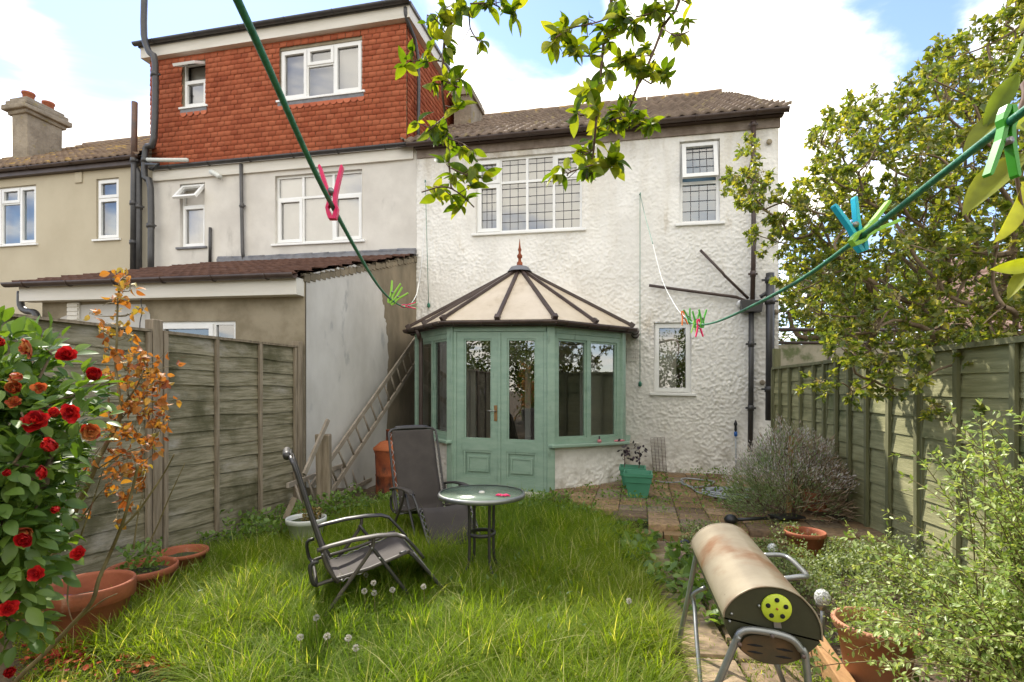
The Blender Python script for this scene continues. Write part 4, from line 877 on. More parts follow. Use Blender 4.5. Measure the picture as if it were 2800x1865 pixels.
slabs('patio', PT, -1.2, 2.65, -3.62, .0, .32, .31, .13, .07, M['slab'], in_patio)
m = MB(); m.box(PT, -.3, 2.6, -3.42, -.02, -.05, .112); m.build('patio_base', M['soil'], kind='structure')
m = MB(); x = -.2
while x < 2.5:
    m.box(PT, x, x + .42, -3.78, -3.6, -.03, .07 + random.uniform(-.006, .006), j=.003); x += .43
m.build('patio_step', mat('mossy_edging', (.2, .12, .05), (.3, .2, .09), 5, .9, .6, 20, stains=[((.08, .09, .025), 4, .5, .65, (1, 1, 1))]), kind='structure')
PP = Frame(gr(1905, 1640), Vector((.12, .99, 0)).normalized(), Vector((-.99, .12, 0)), (0, 0, 1))
slabs('path', PP, -3.2, .95, -.32, .30, .46, .3, .035, .05, M['path'], lambda x, y: True, gap=.03, jit=.01)
m = MB(); a, b = gr(*A5(1760, 1185), .05), gr(*A5(2010, 1575), .05); d_ = (b - a).normalized(); m.bar(a - d_ * .9, b + d_ * 1.2, .075, .13)
tag(m.build('timber_edging', M['timber'], bevel=.006), 'long orange-brown timber edging board beside the barbecue and the flower bed', 'edging board')

# ------------------------------------------------------------------ ladders and bits against the side wall
ld = thing('ladder', 'long grey weathered ladder leaning diagonally along the whitened side wall', 'ladder', HF(-3.87, -2.9, 0))
ra = [uplane(*z5(x, y), -3.88) for x, y in ((1150, 575), (440, 1585))]; rb = [uplane(*z5(x, y), -3.88) for x, y in ((1145, 775), (640, 1585))]
da = (ra[1] - ra[0]).normalized(); off_ = (rb[0] - ra[0]); perp = off_ - da * off_.dot(da); perp = perp.normalized() * .36
Lx = 3.6; a0 = ra[0] - da * .25
for o_ in (Vector((0, 0, 0)), perp): MB().bar(a0 + o_, a0 + o_ + da * (Lx + .45), .03, .07, up=perp).build('rail', M['alu'], ld, bevel=.005)
for i in range(14): p = a0 + da * (.2 + i * .262); MB().tube([p - perp * .05, p + perp * 1.05], .0145, 8).build('rung', M['alu'], ld)
l2 = thing('ladder', 'short weathered ladder lying on its edge behind the white bowl, below the leaning one', 'ladder', (-2.3, 7.2, 0))
p0, p1 = Vector((-2.52, 5.98, .42)), Vector((-2.22, 8.75, .46)); q0 = Vector((-2.42, 6.0, .08)); dv = (p1 - p0)
for s_ in (p0, q0): MB().bar(s_, s_ + dv, .03, .06).build('rail', M['alu'], l2, bevel=.004)
for i in range(9): t = (i + .5) / 9; MB().tube([p0 + dv * t, q0 + dv * t], .014, 8).build('rung', M['alu'], l2)
m = MB(); p = at(*z5(490, 1270), 6.35); m.box(Frame((p.x, p.y, 0), (1, 0, 0), (0, 1, 0), (-.02, 0, 1)), -.08, .08, -.05, .05, 0, p.z, j=.012)
tag(m.build('timber_post', M['woodp'], bevel=.015), 'short rough timber post stub standing between the plank and the ladder', 'post')
m = MB(); m.bar(at(*z5(515, 1170), 6.3), at(*z5(345, 1560), 5.9), .03, .05)
tag(m.build('thin_plank', M['alu']), 'thin grey plank leaning on the whitened wall beside the fence', 'plank')
m = MB(); m.bar(at(*A1(275, 680), 5.3), at(*A1(165, 935), 5.2), .02, .05); tag(m.build('wood_offcut', M['woodp']), 'broken fence slat sloping behind the white bowl', 'slat')
# incinerator
ic = thing('incinerator_bin', 'rusty orange garden incinerator bin with a domed lid behind the empty lounger', 'bin', (-1.7, 7.45, 0))
MB().lathe((-1.7, 7.45, 0), [(.2, .06), (.205, .08), (.2, .1), (.2, .3), (.207, .31), (.2, .33), (.21, .6), (.225, .64), (.225, .66), (.2, .66)], 28).build('body', M['rust'], ic)
MB().lathe((-1.7, 7.45, 0), [(.235, .66), (.235, .69), (.14, .77), (.07, .79)], 28).build('lid', mat('orange_rust_lid', (.26, .06, .018), (.38, .11, .03), 5, .8, .3, 40), ic)
MB().lathe((-1.7, 7.45, 0), [(.06, .78), (.06, .93), (.064, .93), (.064, .94), (.05, .94)], 16).build('chimney', M['rust'], ic)
for a in (0, 2.1, 4.2): MB().bar((-1.7 + .16 * math.cos(a), 7.45 + .16 * math.sin(a), 0), (-1.7 + .17 * math.cos(a), 7.45 + .17 * math.sin(a), .1), .03, .01).build('leg', M['rust'], ic)
# ------------------------------------------------------------------ pots
def soil_disc(o, r, z, parent): MB().lathe(o, [(r, z), (r * .6, z + .02), (0, z + .015)], 20).build('soil', M['soil'], parent)
def roundpot(name, label, o, r, h, rim, m_, cat='plant pot', group='terracotta pots', rope=False, fill=.72, tilt=0):
    t = thing(name, label, cat, o, group); rb_ = r * .66; th = r * .09
    prof = [(rb_ * .98, 0), (rb_, .01), (r * .9, h - rim), (r * .91, h - rim), (r * .99, h - rim + .006), (r * 1.0, h - .012), (r * .985, h), (r * .93, h), (r * .9, h - .02), (r * .86, h - rim), (r * .8, h * fill - .05)]
    q = MB().lathe(o, prof, 40).build('body', m_, t)
    if rope:
        n = 54; g = MB()
        for i in range(n):
            a = 2 * math.pi * i / n; c = Vector(o) + Vector((math.cos(a) * r * .97, math.sin(a) * r * .97, h - .012)); tg = Vector((-math.sin(a), math.cos(a), .35)); g.tube([c - tg * r * .05, c, c + tg * r * .05], [.006, .014, .006], 6)
        g.build('rope_rim', m_, t)
    soil_disc(Vector(o), r * .84, h * fill - .02, t); return t
potA = Vector((-2.56, 3.24, 0)); roundpot('terracotta_pot', 'largest terracotta pot on the left, deep rimmed and nearly empty, under the withered rose', potA, .228, .33, .1, M['pot'])
potB = Vector((-2.62, 3.78, 0)); roundpot('terracotta_pot', 'wide terracotta pot filled with green seedlings behind the largest pot', potB, .22, .25, .05, M['pot'], fill=.85)
potC = Vector((-2.66, 4.3, 0)); roundpot('terracotta_pot', 'round terracotta bowl by the fence with pale grit inside', potC, .19, .2, .035, M['pot'], fill=.8)
potD = Vector((-1.95, 5.05, 0)); roundpot('planter_bowl', 'white plastic bowl planter with dry weeds behind the front lounger', potD, .185, .29, .05, M['wplastic'], cat='planter', group=None, fill=.93)
potE = Vector((1.79, 2.62, 0)); roundpot('terracotta_pot', 'large rope-rimmed terracotta pot at the lower right under the pale shrub', potE, .185, .36, .05, mat('pale_terracotta', (.4, .16, .08), (.48, .24, .14), 5, .75, .2, 30, stains=[((.5, .36, .25), 4, .6, .75, (1, 1, 1))]), rope=True, fill=.88)
potF = Vector((2.53, 4.6, .0)); roundpot('terracotta_pot', 'orange terracotta pot half hidden behind the herb patch on the right', potF, .165, .28, .04, M['pot'])
MB().box(Frame(potA + Vector((-.13, -.02, .22)), (1, 0, 0), (0, 1, 0), (0, 0, 1)), -.03, .03, -.02, .02, 0, .035).build('tmp', peg_mat('blue_plastic', (.05, .08, .3)), None, bevel=.008, label='small blue plastic scrap lying on the soil in the largest terracotta pot', cat='scrap').name = 'plastic_scrap'
def sqpot(o, w, d, h, label, parent_rot=0):
    t = thing('square_planter', label, 'planter', o, 'green plastic planters'); T = Frame(o, HF.ax, HF.ay, (0, 0, 1)); m = MB(); rings = []
    for (a, b, z) in ((.33 * w, .33 * d, 0), (.42 * w, .42 * d, h * .6), (.425 * w, .425 * d, h * .6), (.45 * w, .45 * d, h * .62), (.47 * w, .47 * d, h - .045), (.5 * w, .5 * d, h - .04), (.5 * w, .5 * d, h), (.45 * w, .45 * d, h), (.42 * w, .42 * d, h - .1)):
        rings += [T(-a, -b, z), T(a, -b, z), T(a, b, z), T(-a, b, z)]
    F = [(4 * i + k, 4 * i + (k + 1) % 4, 4 * i + 4 + (k + 1) % 4, 4 * i + 4 + k) for i in range(8) for k in range(4)] + [(3, 2, 1, 0)]
    m.add(rings, F); m.build('body', M['gplastic'], t)
    MB().add([T(-.42 * w, -.42 * d, h - .07), T(.42 * w, -.42 * d, h - .07), T(.42 * w, .42 * d, h - .07), T(-.42 * w, .42 * d, h - .07)], [(0, 1, 2, 3)]).build('soil', M['soil'], t); return t
sqpot(Vector((1.62, 6.85, .13)), .36, .36, .31, 'front green square planter standing on the patio corner, empty')
sq2 = sqpot(Vector((1.68, 7.42, .13)), .36, .34, .3, 'rear green square planter against the wall with two dead black plants')
m = MB()
for dx in (-.12, .08):
    b = Vector((1.68 + dx, 7.42, .35)); top = b + Vector((random.uniform(-.02, .03), 0, .3)); m.tube([b, b + (top - b) * .5 + Vector((.01, 0, 0)), top], .006, 6, 3)
m.build('tmp', M['twig']).name = 'dead_plant_stems'
st = bpy.data.objects['dead_plant_stems']; tag(st, 'two thin dead stems with black shrivelled leaves in the rear green planter', 'dead plant')
Pp = np.array([(1.68 + dx + random.gauss(0, .045), 7.42 + random.gauss(0, .04), .62 + random.gauss(0, .07)) for dx in (-.11, .09) for _ in range(26)])
scatter('dead_leaves', leaf_t(2, .3), Pp, rdir(len(Pp)) - [0, 0, .5], rdir(len(Pp)), .06, rndmat('black_leaves', [(.012, .008, .01), (.04, .02, .03)], rough=.6), st)

# ------------------------------------------------------------------ things on the patio
g = MB(); cen = Vector((2.86, 6.75, .145)); pts = []
for i in range(150):
    a = i * .33; r = .3 + .07 * math.sin(i * .21) ; pts.append(cen + Vector((math.cos(a) * r * 1.1 + .06 * math.sin(i * .09), math.sin(a) * r * .75 + .05 * math.sin(i * .13), .012 + .05 * abs(math.sin(i * .17)))))
pts = [gr(*A3(x, y), .15) for x, y in ((640, 555), (760, 570), (900, 560), (880, 545), (920, 530), (1080, 545), (1190, 560), (1120, 600), (1000, 612), (900, 585), (885, 560), (1000, 630), (1120, 680))] + pts
g.tube(pts, .011, 6, 2); g.tube([cen + Vector((math.cos(a * .4) * .22 - .1, math.sin(a * .4) * .17, .03 + .03 * math.sin(a))) for a in range(40)], .011, 6, 2)
tag(g.build('garden_hose', M['hose']), 'grey-blue garden hose lying in loose coils on the patio slabs', 'hose')
hp = thing('hose_lance', 'thin grey hose lance with a blue connector standing against the white wall', 'hose lance', HF(1.2, -.1, .1))
a, b = wp(*A3(1390, 395), .08), wp(*A3(1384, 130), .08); MB().tube([a - Vector((0, 0, .25)), b], .012, 8).build('tube', M['hose'], hp)
MB().lathe(b, [(.012, -.03), (.026, -.02), (.026, .04), (.016, .05)], 12).build('connector', peg_mat('blue_fitting', (.02, .12, .4)), hp); MB().lathe(b + Vector((0, 0, .05)), [(.014, 0), (.022, .03), (.018, .09), (.03, .12), (.012, .17), (0, .19)], 10).build('nozzle', M['black'], hp)
tr = thing('wire_trellis', 'bent rusty wire mesh panel leaning on the base of the white wall', 'wire mesh', HF(.3, -.15, .12)); 
g = MB(); c4 = [wp(*A3(x, y), .12) for x, y in ((600, 160), (730, 155), (748, 465), (628, 470))]
for k in range(5): t = k / 4; g.tube([c4[0].lerp(c4[1], t), c4[3].lerp(c4[2], t)], .004, 5)
for k in range(24): t = k / 23; g.tube([c4[0].lerp(c4[3], t), c4[1].lerp(c4[2], t)], .0028, 4)
g.build('mesh', M['rustpipe'], tr)
g = MB(); st_ = [gr(*A3(x, y), .17) for x, y in ((1095, 600), (1180, 660), (1300, 690), (1400, 700), (1520, 740), (1700, 800))]
g.tube(st_, [.008, .014, .018, .02, .016, .012], 7, 3); g.tube([gr(*A3(1385, 710), .17), gr(*A3(1310, 770), .15), gr(*A3(1270, 750), .2)], .018, 7, 3); g.tube([gr(*A3(1310, 765), .16), gr(*A3(1335, 830), .14)], .012, 6)
tag(g.build('fallen_branch', M['bark']), 'forked dead branch lying over the hose on the patio', 'branch')
sp = thing('garden_spade', 'black garden spade lying across the patio beside the lavender', 'spade', gr(2050, 1420, .15))
a, b = gr(*A3(1390, 912), .17), gr(*A3(1735, 895), .17); MB().tube([a, b], .018, 8).build('shaft', M['black'], sp); d_ = (a - b).normalized()
MB().lathe(a + d_ * .06, [(0, -.03), (.06, -.02), (.07, .01), (.04, .05), (0, .06)], 12).build('grip', M['black'], sp); T = Frame(b, -d_, Vector((d_.y, -d_.x, 0)), (0, 0, 1)); MB().prism(T.sub(0, 0, 0), [(0, 0), (.3, 0), (.3, .02), (0, .02)], -.1, .1).build('blade', M['black'], sp, bevel=.006)
m = MB(); a, b = gr(*A3(1545, 690), .2), gr(*A3(1715, 780), .2); m.bar(a, b, .12, .13); tag(m.build('timber_block', M['woodp'], bevel=.01), 'grey timber block lying at the foot of the lavender bush', 'timber')
m = MB(); a = gr(*A3(1868, 1000), .0); m.box(Frame(a, (1, 0, 0), (0, 1, 0), (.03, 0, 1)), -.022, .022, -.02, .02, 0, 1.0, j=.003); tag(m.build('wooden_stake', M['timber'], bevel=.004), 'square orange wooden stake driven in among the lavender stems', 'stake')
m = MB(); c = gr(*A3(2010, 880), .12)
for k in range(5):
    a0_ = k * 1.2 + .3; m.lathe(c + Vector((random.uniform(-.15, .15), random.uniform(-.06, .08), random.uniform(0, .1))), [(.12, 0), (.17, .12), (.175, .2), (.16, .2), (.11, .02)], 7 if k < 4 else 7, T=None) if k == 0 else m.add([c + Vector((random.uniform(-.2, .2), random.uniform(-.1, .1), random.uniform(0, .22))) for _ in range(4)], [(0, 1, 2), (0, 2, 3), (0, 3, 1), (1, 3, 2)])
tag(m.build('broken_pot', M['pot']), 'broken orange terracotta pot in shards under the lavender', 'broken pot')
m = MB()
for (x, y) in ((850, 1095), (915, 1130)): c = gr(*A3(x, y), .03); m.tube([c + Vector((-.05, 0, 0)), c + Vector((0, .01, .015)), c + Vector((.05, 0, .005))], [.012, .028, .01], 7, 2)
tag(m.build('dark_cloth_scrap', mat('navy_scrap', (.02, .025, .045), (.05, .055, .08), 20, .8)), 'small crumpled dark blue scrap on the soil below the patio step', 'scrap')
ns = thing('nail_polish_bottle', 'small pink bottle with a black cap on the green conservatory sill', 'bottle', HF(-.95, -2.0, .73)); T4, L4 = face(3)
c = T4(.82, -.05, .728); MB().lathe(c, [(0, 0), (.03, 0), (.032, .03), (.022, .042), (.012, .045)], 14).build('bottle', peg_mat('pink_glass', (.5, .18, .2)), ns); MB().lathe(c + Vector((0, 0, .045)), [(.011, 0), (.011, .045), (0, .046)], 10).build('cap', M['black'], ns)
c = T4(1.2, -.05, .74); MB().tube([c - T4.ax * .09, c, c + T4.ax * .1], [.012, .016, .01], 8, 2).build('tmp', peg_mat('pink_soap', (.7, .2, .25)), None, label='flat pink object lying at the right end of the conservatory sill', cat='trinket').name = 'pink_trinket'

# ------------------------------------------------------------------ solar lights
def solar(name, o, h, label):
    t = thing('solar_light', label, 'solar light', o, 'solar stake lights')
    MB().tube([o, o + Vector((0, 0, h))], .011, 12).build('stake', M['clip'], t)
    MB().lathe(o, [(.012, h - .02), (.028, h), (.036, h + .012), (.034, h + .02)], 20).build('collar', M['clip'], t)
    gm = bpy.data.materials.get('crackle_glass') or mat('crackle_glass', (.32, .33, .3), (.75, .76, .72), 90, .12, .9, 90, bdist=.01, contrast=2.5)
    MB().lathe(o, [(.034, h + .02), (.043, h + .045), (.041, h + .07), (.03, h + .09), (.012, h + .1), (0, h + .101)], 22).build('globe', gm, t)
    return t
solar('a', Vector((1.80, 3.09, 0)), .24, 'crackled glass solar light on a steel stake beside the barbecue handle'); solar('b', Vector((2.2, 4.5, 0)), .1, 'low crackled glass solar light almost buried in the herb patch')

# ------------------------------------------------------------------ barbecue
bq = thing('drum_barbecue', 'rust-stained silver drum barbecue on grey tube legs, lid closed', 'barbecue', (1.06, 2.45, 0))
bax = Vector((.201, .98, 0)).normalized(); NP = Vector((.98, 2.0, .58))
def onnear(p, d=0):
    """pixel -> point on the near end plane moved d along the axis"""
    q = Vector(((p[0] - CX) / FPX, 1, (HY - p[1]) / FPX)); t = (NP - Vector((0, 0, CAMZ)) + bax * d).dot(bax) / q.dot(bax); return Vector((0, 0, CAMZ)) + q * t
BX = Vector((bax.y, -bax.x, 0)); 
def loc2(p): q = onnear(p) - NP; return q.dot(BX), q.z
lidp = [loc2(A5(x, y)) for x, y in ((935, 965), (945, 900), (1000, 820), (1080, 755), (1180, 705), (1260, 687), (1340, 681), (1420, 688), (1500, 705), (1620, 760), (1700, 830), (1780, 930), (1830, 1050), (1843, 1185))]
basep = [loc2(A5(x, y)) for x, y in ((938, 975), (950, 1050), (1000, 1150), (1095, 1265), (1200, 1340), (1320, 1385), (1430, 1398), (1540, 1385), (1640, 1355), (1700, 1312), (1780, 1250), (1838, 1192))]
BT = Frame(NP, BX, bax, (0, 0, 1)); LBQ = .95
def sm(pl_, k=4):
    P = [Vector((x, 0, z)) for x, z in pl_]; Q = []
    for i in range(len(P) - 1):
        p0, p1, p2, p3 = P[max(i - 1, 0)], P[i], P[i + 1], P[min(i + 2, len(P) - 1)]
        for j in range(k): t = j / k; Q.append(.5 * ((2 * p1) + (p2 - p0) * t + (2 * p0 - 5 * p1 + 4 * p2 - p3) * t * t + (3 * p1 - p0 - 3 * p2 + p3) * t ** 3))
    Q.append(P[-1]); return [(q.x, q.z) for q in Q]
lp, bp = sm(lidp), sm(basep)
def shell(prof, y0, y1, m_, nm):
    m = MB(); n = len(prof); V = [BT(x, y0, z) for x, z in prof] + [BT(x, y1, z) for x, z in prof]; m.add(V, [(i + 1, i, i + n, i + n + 1) for i in range(n - 1)], True); return m
lid = shell(lp, -.006, LBQ + .006, None, '').build('lid', M['lid'], bq)
for y in (0, LBQ): MB().add([BT(x, y, z) for x, z in lp], [tuple(range(len(lp)))]).build('lid_end', M['bbqend'], lid)
for y in (-.004, LBQ + .004): MB().tube([BT(x, y, z) for x, z in lp], .0035, 6).build('rolled_edge', M['lid'], lid)
bp2 = [(x * .985, z - .004) for x, z in bp]
base = shell(list(reversed(bp2)), .004, LBQ - .004, None, '').build('firebox', M['bbqend'], bq)
for y in (.004, LBQ - .004): MB().add([BT(x, y, z) for x, z in bp2], [tuple(range(len(bp2)))]).build('end_plate', M['bbqend'], base)
rp = [loc2(A5(x, y)) for x, y in ((1095, 1262), (1100, 1200), (1130, 1150), (1200, 1128), (1380, 1140), (1560, 1180), (1630, 1240), (1645, 1350), (1540, 1383), (1430, 1396), (1320, 1383), (1200, 1338))]
MB().add([BT(x, -.0035, z) for x, z in rp], [tuple(range(len(rp)))]).build('ash_door', M['bbqrust'], base)
for (x0, y0, x1, y1) in ((1150, 1213, 1298, 1232), (1150, 1274, 1295, 1298), (1418, 1252, 1572, 1280), (1412, 1322, 1562, 1344)):
    a, b = loc2(A5(x0, y0)), loc2(A5(x1, y1)); MB().tube([BT(a[0], -.004, a[1]), BT((a[0] + b[0]) / 2, -.004, (a[1] + b[1]) / 2 + .001), BT(b[0], -.004, b[1])], [.001, .0048, .001], 6, 3).build('vent_slot', M['blackhole'], base); 0 and m.tube([BT(a[0], -.004, a[1]), BT((a[0] + b[0]) / 2, -.004, (a[1] + b[1]) / 2 + .001), BT(b[0], -.004, b[1])], [.001, .0048, .001], 6, 3)
vc = loc2(A5(1420, 880)); m = MB(); VT = BT.sub(vc[0], -.003, vc[1], rx=R(90)); m.lathe((0, 0, 0), [(0, .008), (.05, .008), (.053, .004), (.053, 0)], 36, T=VT); vent = m.build('vent_disc', M['limeplastic'], lid)
m = MB()
for k in range(5): a = math.radians(90 + k * 72); m.lathe((0, 0, 0), [(0, .0105), (.0085, .0105), (.0088, .007)], 14, T=BT.sub(vc[0] + .0325 * math.cos(a), -.003, vc[1] + .0325 * math.sin(a), rx=R(90)))
m.build('vent_holes', M['blackhole'], vent)
MB().lathe((0, 0, 0), [(0, .014), (.004, .013), (.004, .008)], 8, T=VT).build('rivet', M['rust'], vent)
tb = loc2(A5(1425, 1015)); MB().prism(BT, [(tb[0] - .014, tb[1] + .014), (tb[0] + .01, tb[1] + .014), (tb[0] + .016, tb[1] - .018), (tb[0] - .01, tb[1] - .018)], -.008, -.001).build('vent_tab', M['clip'], vent)
m = MB()
for p in ((1010, 935), (992, 1004), (1262, 862)): a = loc2(A5(*p)); m.lathe((0, 0, 0), [(0, .006), (.005, .005), (.006, 0)], 8, T=BT.sub(a[0], -.001, a[1], rx=R(90)))
m.build('screws', M['clip'], lid)
hx, hz = lidp[-3][0] - .01, lidp[-3][1]
hp_ = [BT(hx - .02, .3, hz + .02), BT(hx + .05, .3, hz + .035), BT(hx + .085, .33, hz + .03), BT(hx + .09, .45, hz + .03), BT(hx + .085, .57, hz + .03), BT(hx + .05, .6, hz + .035), BT(hx - .02, .6, hz + .03)]
MB().tube(hp_, .011, 12, 4).build('handle', M['steel'], lid)
# legs
def leg(pts, r=.0135): return MB().tube(pts, r, 12, 4).build('leg', M['steel'], bq)
def nr(p, d=-.02): return onnear(A5(*p), d)
a = nr((1060, 1170)); f1 = a + (nr((890, 1564)) - a) * 1.0; dn = (f1 - a).normalized(); f1 = a + dn * (a.z / -dn.z)
b = nr((1690, 1350)); f2 = b + (nr((1712, 1564)) - b); dn = (f2 - b).normalized(); f2 = b + dn * (b.z / -dn.z)
leg([f1, f1.lerp(a, .5), nr((1040, 1210)), nr((1075, 1130)), nr((1110, 1098)), nr((1165, 1085)), nr((1250, 1090)), nr((1400, 1115)), nr((1520, 1150)), nr((1590, 1190)), nr((1645, 1260)), b, b.lerp(f2, .5), f2])
fr_ = lambda p, d: onnear(A5(*p), d)
topl = BT(lidp[0][0] + .03, LBQ + .02, lidp[0][1] - .06); topr = BT(lidp[-1][0] - .1, LBQ + .02, lidp[0][1] - .1)
footl = gr(*A5(505, 1300)); footr = footl + BX * .52 - bax * .03
ml = topl.lerp(footl, .04)
leg([footl, footl.lerp(topl, .6), topl, topl.lerp(topr, .15) + Vector((0, 0, .05)), topl.lerp(topr, .85) + Vector((0, 0, .04)), topr, topr.lerp(footr, .5), footr])
k1 = topl.lerp(footl, .38) + Vector((.015, -.02, 0)); fb = gr(*A5(735, 1700)); leg([k1 + Vector((.06, -.03, .05)), k1, k1 + Vector((.0, -.03, -.06)), k1.lerp(fb, .5), fb], .0115)
k2 = nr((1400, 1380), .5); leg([BT(lidp[-1][0] - .12, .6, basep[6][1] + .02), nr((1430, 1420), .35), gr(*A5(1560, 1760))], .0115)
m = MB()
for p in ((1085, 1218), (1385, 1142), (1672, 1328)): a = onnear(A5(*p), -.036); m.lathe((0, 0, 0), [(0, .008), (.007, .007), (.008, 0)], 8, T=Frame(a, BX, bax, (0, 0, 1)).sub(0, 0, 0, rx=R(90)))
m.build('leg_bolts', M['rustpipe'], bq)
MB().bar(BT(lidp[-1][0] - .03, .08, basep[9][1] - .015), BT(lidp[-1][0] - .03, LBQ - .08, basep[9][1] - .015), .004, .02).build('side_strip', M['bbqend'], bq)
# ------------------------------------------------------------------ reclining garden chairs
def make_chair():
    t = thing('reclining_chair', 'x', 'garden chair', (0, 0, 0), 'reclining garden chairs'); hw = .30; fm, fw_ = M['frame'], M['framew']
    V = lambda x, y, z: Vector((x, y, z))
    # back frame: hoop with side tubes
    m = MB()
    for s in (1,): m.tube([V(.09, -hw + .03, .27), V(.0, -hw + .03, .49), V(-.15, -hw + .03, .99), V(-.175, -hw + .05, 1.06), V(-.185, -hw + .1, 1.085), V(-.187, 0, 1.09), V(-.185, hw - .1, 1.085), V(-.175, hw - .05, 1.06), V(-.15, hw - .03, .99), V(.0, hw - .03, .49), V(.09, hw - .03, .27)], .0125, 10, 3)
    m.build('back_frame', fm, t)
    m = MB(); m.tube([V(-.205, -hw + .12, 1.09), V(-.21, 0, 1.095), V(-.205, hw - .12, 1.09)], .026, 10, 3); m.build('headrest_bar', fm, t)
    # seat frame to leg rest
    for s in (-1, 1): MB().tube([V(-.03, s * (hw - .03), .262), V(.03, s * (hw - .03), .28), V(.3, s * (hw - .03), .33), V(.57, s * (hw - .03), .415)], .0115, 10, 2).build('seat_rail', fw_, t)
    m = MB(); m.tube([V(.50, -hw + .035, .40), V(.57, -hw + .035, .40), V(.7, -hw + .035, .25), V(.8, -hw + .04, .12), V(.82, -hw + .1, .1), V(.82, hw - .1, .1), V(.8, hw - .04, .12), V(.7, hw - .035, .25), V(.57, hw - .035, .4), V(.5, hw - .035, .4)], .0115, 10, 3); m.build('leg_rest_frame', fm, t)
    m = MB(); m.tube([V(-.02, -hw + .02, .42), V(-.07, -hw + .02, .4), V(-.06, -hw + .02, .3), V(-.04, -hw + .04, .265), V(-.03, -hw + .1, .255), V(-.03, hw - .1, .255), V(-.04, hw - .04, .265), V(-.06, hw - .02, .3), V(-.07, hw - .02, .4), V(-.02, hw - .02, .42)], .0125, 10, 3); m.build('rear_bar', fm, t)
    for s in (-1, 1):
        a = MB(); pts = [(-.03, .495), (.05, .515), (.2, .54), (.35, .55), (.47, .545), (.53, .52)]
        W_ = [.018, .026, .03, .032, .034, .028]; n = 10; VV = []
        for (x, z), w in zip(pts, W_):
            for k in range(n): q = 2 * math.pi * k / n; VV.append((x, s * hw + math.cos(q) * w, z + math.sin(q) * .014))
        a.add(VV, [(i * n + k, i * n + (k + 1) % n, (i + 1) * n + (k + 1) % n, (i + 1) * n + k) for i in range(len(pts) - 1) for k in range(n)] + [tuple(range(n)), tuple((len(pts) - 1) * n + k for k in range(n - 1, -1, -1))], True)
        a.build('armrest', fw_ if s < 0 else fm, t)
        MB().tube([V(.32, s * hw, .535), V(.31, s * hw, .47), V(.22, s * hw, .34), V(-.045, s * (hw + .01), .0)], .0125, 10, 3).build('leg', fw_, t)
        MB().tube([V(.3, s * (hw - .025), .49), V(.42, s * (hw - .025), .32), V(.64, s * (hw - .02), .0)], .0125, 10, 3).build('leg', fm, t)
        MB().tube([V(.52, s * hw, .53), V(.6, s * (hw - .01), .44), V(.66, s * (hw - .01), .36)], .011, 8, 2).build('arm_strut', fm, t)
        MB().tube([V(0, s * (hw - .01), .49), V(.03, s * (hw - .012), .38), V(.1, s * (hw - .012), .27)], .012, 8, 2).build('arm_strut', fw_, t)
        b = MB()
        for (x, z) in ((.31, .475), (.12, .29), (.36, .4), (.525, .525), (.0, .47)): b.lathe((0, 0, 0), [(0, .006), (.007, .005), (.008, 0)], 8, T=Frame((x, s * (hw + .013), z), (1, 0, 0), (0, -s, 0), (0, 0, 1)).sub(0, 0, 0, rx=R(90)))
        b.build('rivets', M['clip'], t)
    MB().tube([V(-.045, -hw - .01, .015), V(-.045, hw + .01, .015)], .0125, 8).build('ground_bar', fm, t); MB().tube([V(.64, -hw + .02, .015), V(.64, hw - .02, .015)], .0125, 8).build('ground_bar', fm, t)
    # sling fabric: back, seat, leg part
    prof = [(-.178, 1.07), (-.165, 1.03), (-.13, .9), (-.085, .75), (-.03, .58), (.02, .43), (.05, .33), (.08, .27), (.13, .262), (.2, .285), (.32, .32), (.45, .36), (.56, .4), (.6, .385), (.66, .31), (.72, .23), (.79, .14), (.81, .115)]
    P3 = [Vector((x, 0, z)) for x, z in prof]; Q = []
    for i in range(len(P3) - 1):
        for k in range(3): Q.append(P3[i].lerp(P3[i + 1], k / 3))
    Q.append(P3[-1]); ny = 10; VV = []
    for i, q in enumerate(Q):
        for k in range(ny + 1):
            y = (k / ny * 2 - 1) * (hw - .065); sag = -.018 * (1 - (k / ny * 2 - 1) ** 2); VV.append((q.x + (sag * -.6 if i < 18 else 0), y, q.z + (sag if i >= 18 else 0) + .002 * math.sin(i * 1.1)))
    w = ny + 1; fab = MB().add(VV, [(i * w + k, i * w + k + 1, (i + 1) * w + k + 1, (i + 1) * w + k) for i in range(len(Q) - 1) for k in range(ny)], True).build('sling_fabric', M['fabric'], t)
    sdm = fab.modifiers.new('t', 'SOLIDIFY'); sdm.thickness = .004
    for s in (-1, 1):
        b = MB()
        pts = []
        for i in range(2, len(Q) - 2):
            q = Q[i]; y0 = s * (hw - .065); y1 = s * (hw - .033); pts.append(Vector((q.x + .003, y0 if i % 2 else y1, q.z + .004)))
        b.tube(pts, .0035, 5); b.build('lacing', M['lace'], t)
    return t
ch1 = make_chair()
def place(t, x, y, rz, z=0): t.location = (x, y, z); t.rotation_euler = (0, 0, rz)
fa = math.atan2(.39, .92); place(ch1, -1.212 - .39 * .30 , 3.40 + .92 * .30, fa, -.02); ch1['label'] = 'brown-grey reclining chair in front, seen from its side with bare armrests, nearest the camera'
ch2 = copy_tree(ch1); fb2 = math.atan2(-.84, .56); place(ch2, -.96, 5.52, fb2, .0); ch2['label'] = 'dark reclining chair facing the lawn beside the round glass table'

